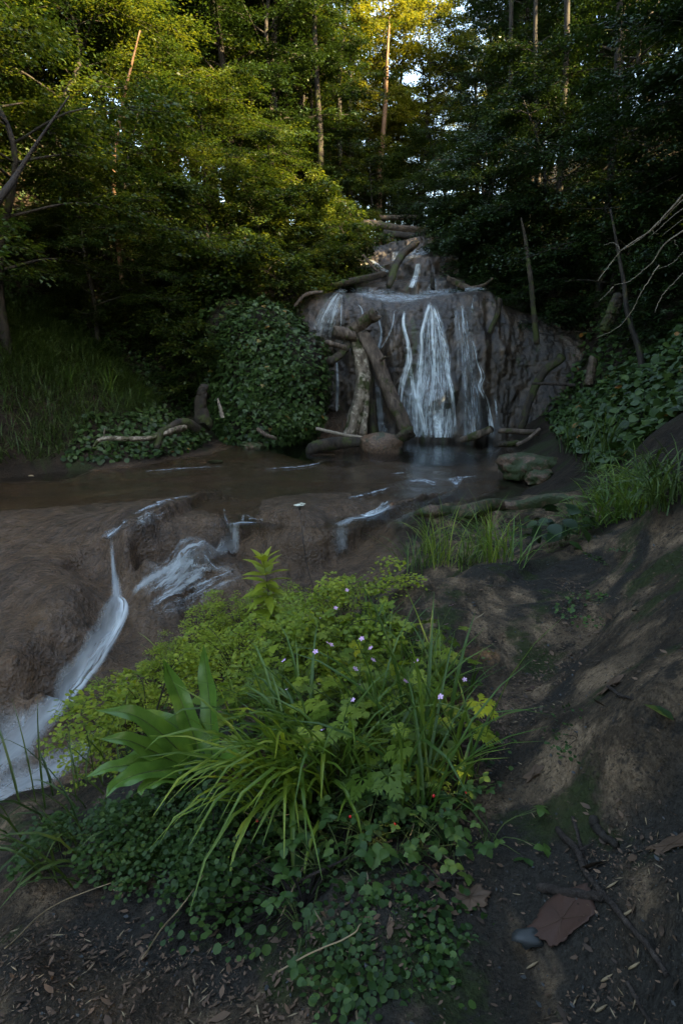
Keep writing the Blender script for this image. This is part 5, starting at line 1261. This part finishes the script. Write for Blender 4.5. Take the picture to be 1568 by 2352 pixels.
# upright bright plant, flower stem
bp = ground_at(628, 1520); up_ = empty('upright_herb', bp, 'tall bright yellow green herb with a star of narrow leaves at its top', 'herb')
top = at_y(606, 1290, bp[1]+.05)-bp
sc_ = cr([(0,0,-.02), top*.5+[.01,0,0], top], 16); mb = MB(); tube(mb, sc_, np.linspace(.004, .0022, 16), 6); mb.build('stem', M['stem_green'], up_)
mb = MB(); T, D, S, V = [], [], [], []
for k in range(46):
    f = .25+.75*(k/45)**.8; q = sc_[min(15, int(f*15.9))]; a = k*2.4
    T.append(q); D.append([math.cos(a), math.sin(a), -.1+1.5*max(0, f-.72)*3]); S.append(.19*(.7+.4*math.sin(f*3))*(1 if f < .93 else .9)); V.append(min(.97, .1+f*.9))
mb.inst(LANCE[0]*[1.8,1,1], LANCE[1], frames(np.array(D), np.broadcast_to(UP, (46, 3))+RNG.normal(0, .15, (46, 3)))*np.array(S)[:, None, None], np.array(T), np.array(V)); mb.build('leaves', M['leaf_fern'], up_)
ub = ground_at(770, 1470); ur = empty('umbel_flower', ub, 'thin stem with a small flat cluster of white flowers standing against the stream', 'flower')
tp_ = at_y(688, 1172, ub[1]+.1)-ub; sc_ = cr([(0,0,-.02), tp_*[.75,.75,.5], tp_], 20)
mb = MB(); tube(mb, sc_, np.linspace(.0026, .0012, 20), 5, cap=False)
fl_ = MB()
for k in range(11):
    a = k*2.4; e = tp_+np.array([math.cos(a)*.022*math.sqrt(k/10), math.sin(a)*.02*math.sqrt(k/10), .022+RNG.normal(0, .003)])
    tube(mb, np.array([tp_, (tp_+e)/2+[0,0,.003], e]), .0007, 3, cap=False)
    b = np.arange(6)*1.05; fl_.inst(LEAF4[0]*[1.6,1,1], LEAF4[1], frames(np.stack([np.cos(b), np.sin(b), .3+0*b], -1), np.broadcast_to([0,-.4,1.], (6, 3)))*.0075, np.repeat(e[None], 6, 0))
mb.build('stem', M['stem_dark'], ur); fl_.build('flowers', M['petal_white'], ur)
s2 = ground_at(560, 1500); o = empty('bud_stem', s2, 'slender stem with a few small leaves left of the bright upright herb', 'herb')
tp_ = at_y(541, 1358, s2[1]+.05)-s2; c = cr([(0,0,-.02), tp_*.5+[.006,0,0], tp_], 10); mb = MB(); tube(mb, c, .0016, 4); mb.build('stem', M['stem_dark'], o)
mb = MB(); a = np.arange(7)*2.4; mb.inst(LEAF6[0], LEAF6[1], frames(np.stack([np.cos(a), np.sin(a), .2+0*a], -1), np.broadcast_to(UP, (7, 3)))*.028, np.repeat(tp_[None], 7, 0)-UP*np.linspace(0, .05, 7)[:, None]); mb.build('leaves', M['leaf_fern'], o)

# ground layer of the patch, leaf litter, straw
PATCH = wpoly([(300,1700),(400,1540),(600,1450),(830,1420),(980,1520),(1030,1640),(1030,1780),(980,1900),(860,1980),(700,2090),(560,2110),(420,2030),(260,1970),(220,1900),(260,1800)])
def pcover(n, poly, size, mat, name, label, tm, hgt, pad=.0):
    lo, hi = poly.min(0)-.1, poly.max(0)+.1
    q = scatter(n, lo[0], hi[0], lo[1], hi[1], lambda x, y: sstep(-.06, .06, polyd(x, y, poly)+.06*fbm(x*6, y*6, 0, 3, 4)))
    n = len(q); z = gz(q[:, 0], q[:, 1]); p = np.stack([q[:, 0], q[:, 1], z+RNG.uniform(.004, hgt, n)], -1)
    mb = MB(); mb.inst(tm[0], tm[1], frames(rnd(n)*[1,1,.3], UP+rnd(n, .4))*(size*RNG.uniform(.5, 1.2, n))[:, None, None], p)
    return tag(mb.build(name, M[mat], None, smooth=False), label, 'ground cover', None, 'stuff')
pcover(3800, PATCH, .014, 'leaf_fern_dark', 'low_leaves', 'small leaves filling the ground between the plants of the patch', ROUND, .05)
pcover(900, PATCH, .026, 'leaf_bramble', 'low_leaves', 'larger leaves filling the ground between the plants of the patch', LEAF6, .07)
CHIP = tmpl([(0,0,0),(.2,.3,.06),(.16,.7,.0),(0,1,.08),(-.2,.6,.05),(-.15,.25,.0)], [np.array([[0,1,2,3],[0,3,4,5]])])
def chips(n, box, keep, size, mat, name, label, asp=(1, 1, 1)):
    q = scatter(n, *box, keep); n = len(q)
    p = np.stack([q[:, 0], q[:, 1], gz(q[:, 0], q[:, 1])+.003], -1)
    mb = MB(); mb.inst(CHIP[0]*np.array(asp), CHIP[1], frames(rnd(n)*[1,1,.12]+0, gn(q[:, 0], q[:, 1])+rnd(n, .25))*(size*RNG.exponential(.5, n)+size*.35)[:, None, None], p)
    return tag(mb.build(name, M[mat], None, smooth=False), label, 'leaf litter', None, 'stuff')
GUL = wpoly([(1290,1330),(1390,1400),(1340,1480),(1280,1560),(1230,1650),(1160,1720),(1080,1800),(1130,1900),(1060,2050),(900,2200),(700,2352),(300,2352),(0,2352),(0,2150),(300,2150),(600,2200),(800,2080),(1000,1950),(1040,1800),(1090,1640),(1200,1560),(1260,1420)])
GU2 = wpoly([(1290,2000),(1400,1850),(1560,1900),(1568,2150),(1500,2352),(1250,2352),(1400,2150)])
kp = lambda x, y: np.clip(sstep(-.05, .05, polyd(x, y, GUL))+.9*sstep(-.05, .05, polyd(x, y, GU2))+.10*sstep(0, .2, polyd(x, y, BANKP)), 0, 1)
chips(13000, (-1.2, 1.6, .3, 3.0), kp, .0075, 'litter', 'leaf_litter', 'brown crumbs of dead leaves in the hollows of the tufa')
chips(700, (-1.2, 1.4, .3, 2.4), kp, .0125, 'litter', 'leaf_litter', 'larger dead leaf scraps in the hollows of the tufa')
chips(900, (-1.0, 1.4, .3, 2.4), kp, .014, 'straw', 'straw_bits', 'straw coloured bits of stem among the leaf litter', (.3, 1, .5))
kq = lambda x, y: .8*sstep(0, .15, polyd(x, y, BANKP))
chips(7000, (-.6, 2.0, .3, 3.0), kq, .0045, 'stone', 'gravel_crumbs', 'small dark crumbs and grit on the tufa mound', (1.4, 1, 4))
chips(1200, (-.6, 2.0, .3, 3.0), kq, .008, 'litter', 'leaf_litter', 'thin scatter of dead leaf bits on the tufa mound')
def on_ground(pts, lift=.004, n=24):
    p = np.array([hit(float(a), float(b)) for a, b in cr(pts, max(6, len(pts)*2))]); p = cr(p, n)
    p[:, 2] = np.maximum(p[:, 2], gz(p[:, 0], p[:, 1]))+lift
    k = np.polyfit(np.linspace(0, 1, n), p[:, 2], 3); zf = np.polyval(k, np.linspace(0, 1, n))
    p[:, 2] = zf+max(0, np.max(p[:, 2]-zf)*.6); return p
def twig(pts, r0, r1, label, mat='twig', name='twig', group='twigs on the tufa mound', lift=None, stub=()):
    p = on_ground(pts, (r0+r1)/2 if lift is None else lift); mb = MB()
    p[1:-1] += r0*.8*np.stack([fbm(np.arange(len(p)-2)*.3, k*7.3+pts[0][0], 0, 3, 3) for k in range(3)], -1)
    tube(mb, p, np.linspace(r0, r1, len(p)), 9, .22, int(pts[0][0])); o = mb.build(name, M[mat]); tag(o, label, 'twig', group)
    for i, d in stub:
        s = MB(); tube(s, np.array([p[i], p[i]+np.array(d)*.6, p[i]+np.array(d)]), np.linspace(r0*.5, r0*.2, 3), 5); s.build('side_shoot', M[mat], o)
twig([(1280,1908),(1330,1985),(1380,2057),(1450,2150),(1530,2245)], .0062, .0034, 'longest dark twig lying slantwise across the lower right', stub=((5, (.03, .01, .008)),))
twig([(1236,2044),(1310,2060),(1386,2068)], .0075, .0065, 'short thick twig pointing at the long slanting one')
twig([(1314,1880),(1330,1940),(1346,1994)], .0036, .0024, 'thin twig standing off the upper end of the long one')
twig([(985,2012),(1030,2020),(1090,2022)], .003, .002, 'thin twig lying near the lobed grey leaf')
twig([(1040,2040),(1046,1985),(1030,1950)], .0025, .0018, 'little upright twig end by the lobed grey leaf')
twig([(680,2060),(780,2010),(900,1960)], .003, .0018, 'thin brown twig across the strawberry leaves', lift=.03)
twig([(1395,1580),(1420,1600),(1450,1610)], .004, .003, 'small dark twig in the gully of the mound')
twig([(1440,2260),(1460,2300),(1490,2352)], .003, .002, 'dark thin twig at the bottom edge')
twig([(1362,1890),(1385,1925),(1415,1950)], .009, .006, 'strip of grey bark beside the rotten wood', 'bark', 'bark_strip')
ST = 'pale dry stems in the plant patch'
for k, (a, b, c) in enumerate([((400,1780),(560,1900),(700,1900)),((530,2040),(600,1930),(690,1850)),((330,1960),(470,1910),(600,1880)),((640,2160),(690,2040),(720,1960)),((500,2120),(560,2040),(640,1990)),((330,2240),(430,2100),(500,2010)),((20,2220),(120,2120),(260,2060)),((640,2270),(800,2190),(830,2160)),((1000,1760),(960,1880),(940,1960)),((900,1340),(940,1310),(980,1290))]):
    twig([a, b, c], .0014, .0009, 'pale dry grass stem lying over the plants of the patch', 'straw', 'dry_stem', ST, .035)

# dead leaves and stones
def flat_leaf(px, py, r, lobes, seed, label, mat='dead_leaf', depth=.28, rot=0.0, asp=.85, curl=.16):
    rg = np.random.default_rng(seed); n = 60; a = np.linspace(0, 2*np.pi, n, endpoint=False)
    rad = r*(1-depth*.5+depth*.5*np.cos(lobes*a))*(1+.06*np.sin(a+seed)+.05*np.sin(2*a+seed*3)+.04*np.sin(lobes*5*a+seed))*(1+.035*rg.normal(0, 1, n))
    g = ground_at(px, py); nr = gn(g[0], g[1]); rings = [.0, .3, .6, .85, 1.0]; V = []
    for f in rings:
        x, y = np.cos(a+rot)*rad*f, np.sin(a+rot)*rad*f*asp
        V.append(np.stack([x, y, gz(g[0]+x, g[1]+y)-g[2]+.004+curl*r*f*f*(.35+.5*np.sin(2*a+seed)+.3*np.sin(3*a))+.03*r*np.abs(np.sin(a*lobes/2))*f], -1))
    top = np.stack(V).reshape(-1, 3); bot = top-[0, 0, .0012]
    f = [];
    for i in range(4):
        for j in range(n): f.append([i*n+j, i*n+(j+1) % n, (i+1)*n+(j+1) % n, (i+1)*n+j])
    f = np.array(f); N = len(top); e = np.array([[4*n+j, 4*n+(j+1) % n, N+4*n+(j+1) % n, N+4*n+j] for j in range(n)])
    mb = MB(); mb.add(np.vstack([top, bot]), [f, f[:, ::-1]+N, e]); o = mb.build('dead_leaf', M[mat], None, True, g)
    s = MB()
    for k in range(lobes):
        b = rot+k*2*np.pi/lobes; q = np.linspace(.02, .8, 7)*r; x, y = np.cos(b)*q, np.sin(b)*q*asp
        aa = b-rot; zc = curl*r*(q/r)**2*(.35+.5*np.sin(2*aa+seed)+.3*np.sin(3*aa))
        tube(s, np.stack([x, y, gz(g[0]+x, g[1]+y)-g[2]+.0052+zc], -1), np.linspace(.0005, .0002, 7), 4)
    s.build('veins', M['litter'], o)
    return tag(o, label, 'leaf', 'dead leaves on the mound')
flat_leaf(1288, 2115, .047, 5, 1, 'big flat brown dead leaf lying beside the grey stone', rot=.5, depth=.16, curl=.16)
flat_leaf(1078, 2064, .036, 7, 2, 'grey brown lobed dead leaf at the lower right of the patch', 'litter', .28)
flat_leaf(1535, 1945, .032, 5, 3, 'dark curled dead leaf at the right edge', 'litter', .35)
flat_leaf(1000, 2035, .022, 5, 4, 'small curled dead leaf near the thin twig', 'litter', .4, curl=.4)
flat_leaf(1225, 1780, .022, 5, 5, 'small dark dead leaf in the hollow of the mound', 'litter', .4, curl=.35)
flat_leaf(1400, 1580, .03, 5, 6, 'dead leaf lying in the gully of the mound', 'litter', .4, curl=.35)
flat_leaf(1215, 1585, .014, 4, 7, 'little orange dead leaf by the herbs', 'dead_leaf', .2, curl=.3)
rock(1214, 2158, (.024,.014,.011), 'small grey angular stone touching the big dead leaf', 'stone', 31, 2, .2, cat='stone', hollow=.75)
for k, (px, py) in enumerate([(1455,2222),(1405,2035),(1392,2250),(1222,2220),(1380,2320),(1440,2100)]):
    p = on_ground([(px-14,py+8),(px,py),(px+13,py-9)], .003, 8); mb = MB(); tube(mb, p, np.array([.0006,.0016,.0022,.002,.0022,.0016,.001,.0004]), 4, .3, k); tag(mb.build('wood_chip', M['straw']), 'pale splintered wood chip on the lower right of the mound', 'wood chip', 'wood chips on the mound')
g = ground_at(1545, 1668); mb = MB(); mb.inst(LEAF6[0], LEAF6[1], frames(np.array([[-.5,.9,.1]]), np.array([[.3,-.2,1.]]))*.06, g[None]+[0,0,.012]); tag(mb.build('fallen_leaf', M['leaf_dark']), 'single green leaf lying at the right edge of the mound', 'leaf')
g = hit(68., 1115.); mb = MB(); mb.inst(LEAF6[0], LEAF6[1], frames(np.array([[1.,.2,0]]), np.array([[0,-.3,1.]]))*.08, np.array([[g[0],g[1],.0]])); tag(mb.build('fallen_leaf', M['straw']), 'yellow leaf floating by the left bank', 'leaf')

# bare pale branches reaching in from the right
dbr = empty('bare_branch', (2.9, 3.5, 2.2), 'bare pale thin branches reaching in from the right edge', 'branch')
def Z7(pts): return [(1129+.32*a, 423+.32*b) for a, b in pts]
for pts, Y, r0 in [([(1560,-40),(1373,80),(1150,320),(960,450),(850,570),(760,695)], [3.5,3.6,3.8,3.9,4,4], .0075),([(1560,0),(1373,110),(1180,300),(1000,440),(920,475)], [3.5,3.6,3.8,3.9,3.9], .005),([(1560,180),(1373,330),(1240,430),(1150,560),(1060,640),(970,705),(880,722)], [3.5,3.6,3.7,3.8,3.9,4,4], .006),
                   ([(1560,440),(1373,640),(1220,800),(1165,925)], [3.4,3.5,3.6,3.6], .005),([(1200,580),(1080,760),(1010,900),(900,1030),(750,1105)], [3.7,3.8,3.9,4,4.1], .004),([(1560,380),(1373,490),(1300,560),(1185,612)], [3.4,3.5,3.6,3.7], .004),([(1560,80),(1373,170),(1220,300),(1120,390)], [3.5,3.6,3.7,3.8], .0035),([(1560,160),(1373,250),(1220,370)], [3.4,3.5,3.6], .003),([(960,450),(920,475),(905,440),(860,420),(800,440)], [3.9,3.9,3.9,3.95,4], .003),([(870,735),(820,790),(765,845)], [4,4,4], .003),([(1150,320),(1160,350),(1195,358)], [3.8,3.8,3.8], .002),([(1310,400),(1315,430),(1340,450)], [3.6,3.6,3.6], .002)]:
    p = cr(np.array([at_y(a, b, y) for (a, b), y in zip(Z7(pts), Y)]), 30); p[1:-1] += RNG.normal(0, .0015, (28, 3)); mb = MB(); tube(mb, p-np.array([2.9,3.5,2.2]), np.linspace(r0, r0*.3, 30), 5); mb.build('twig', M['pale_twig'], dbr)
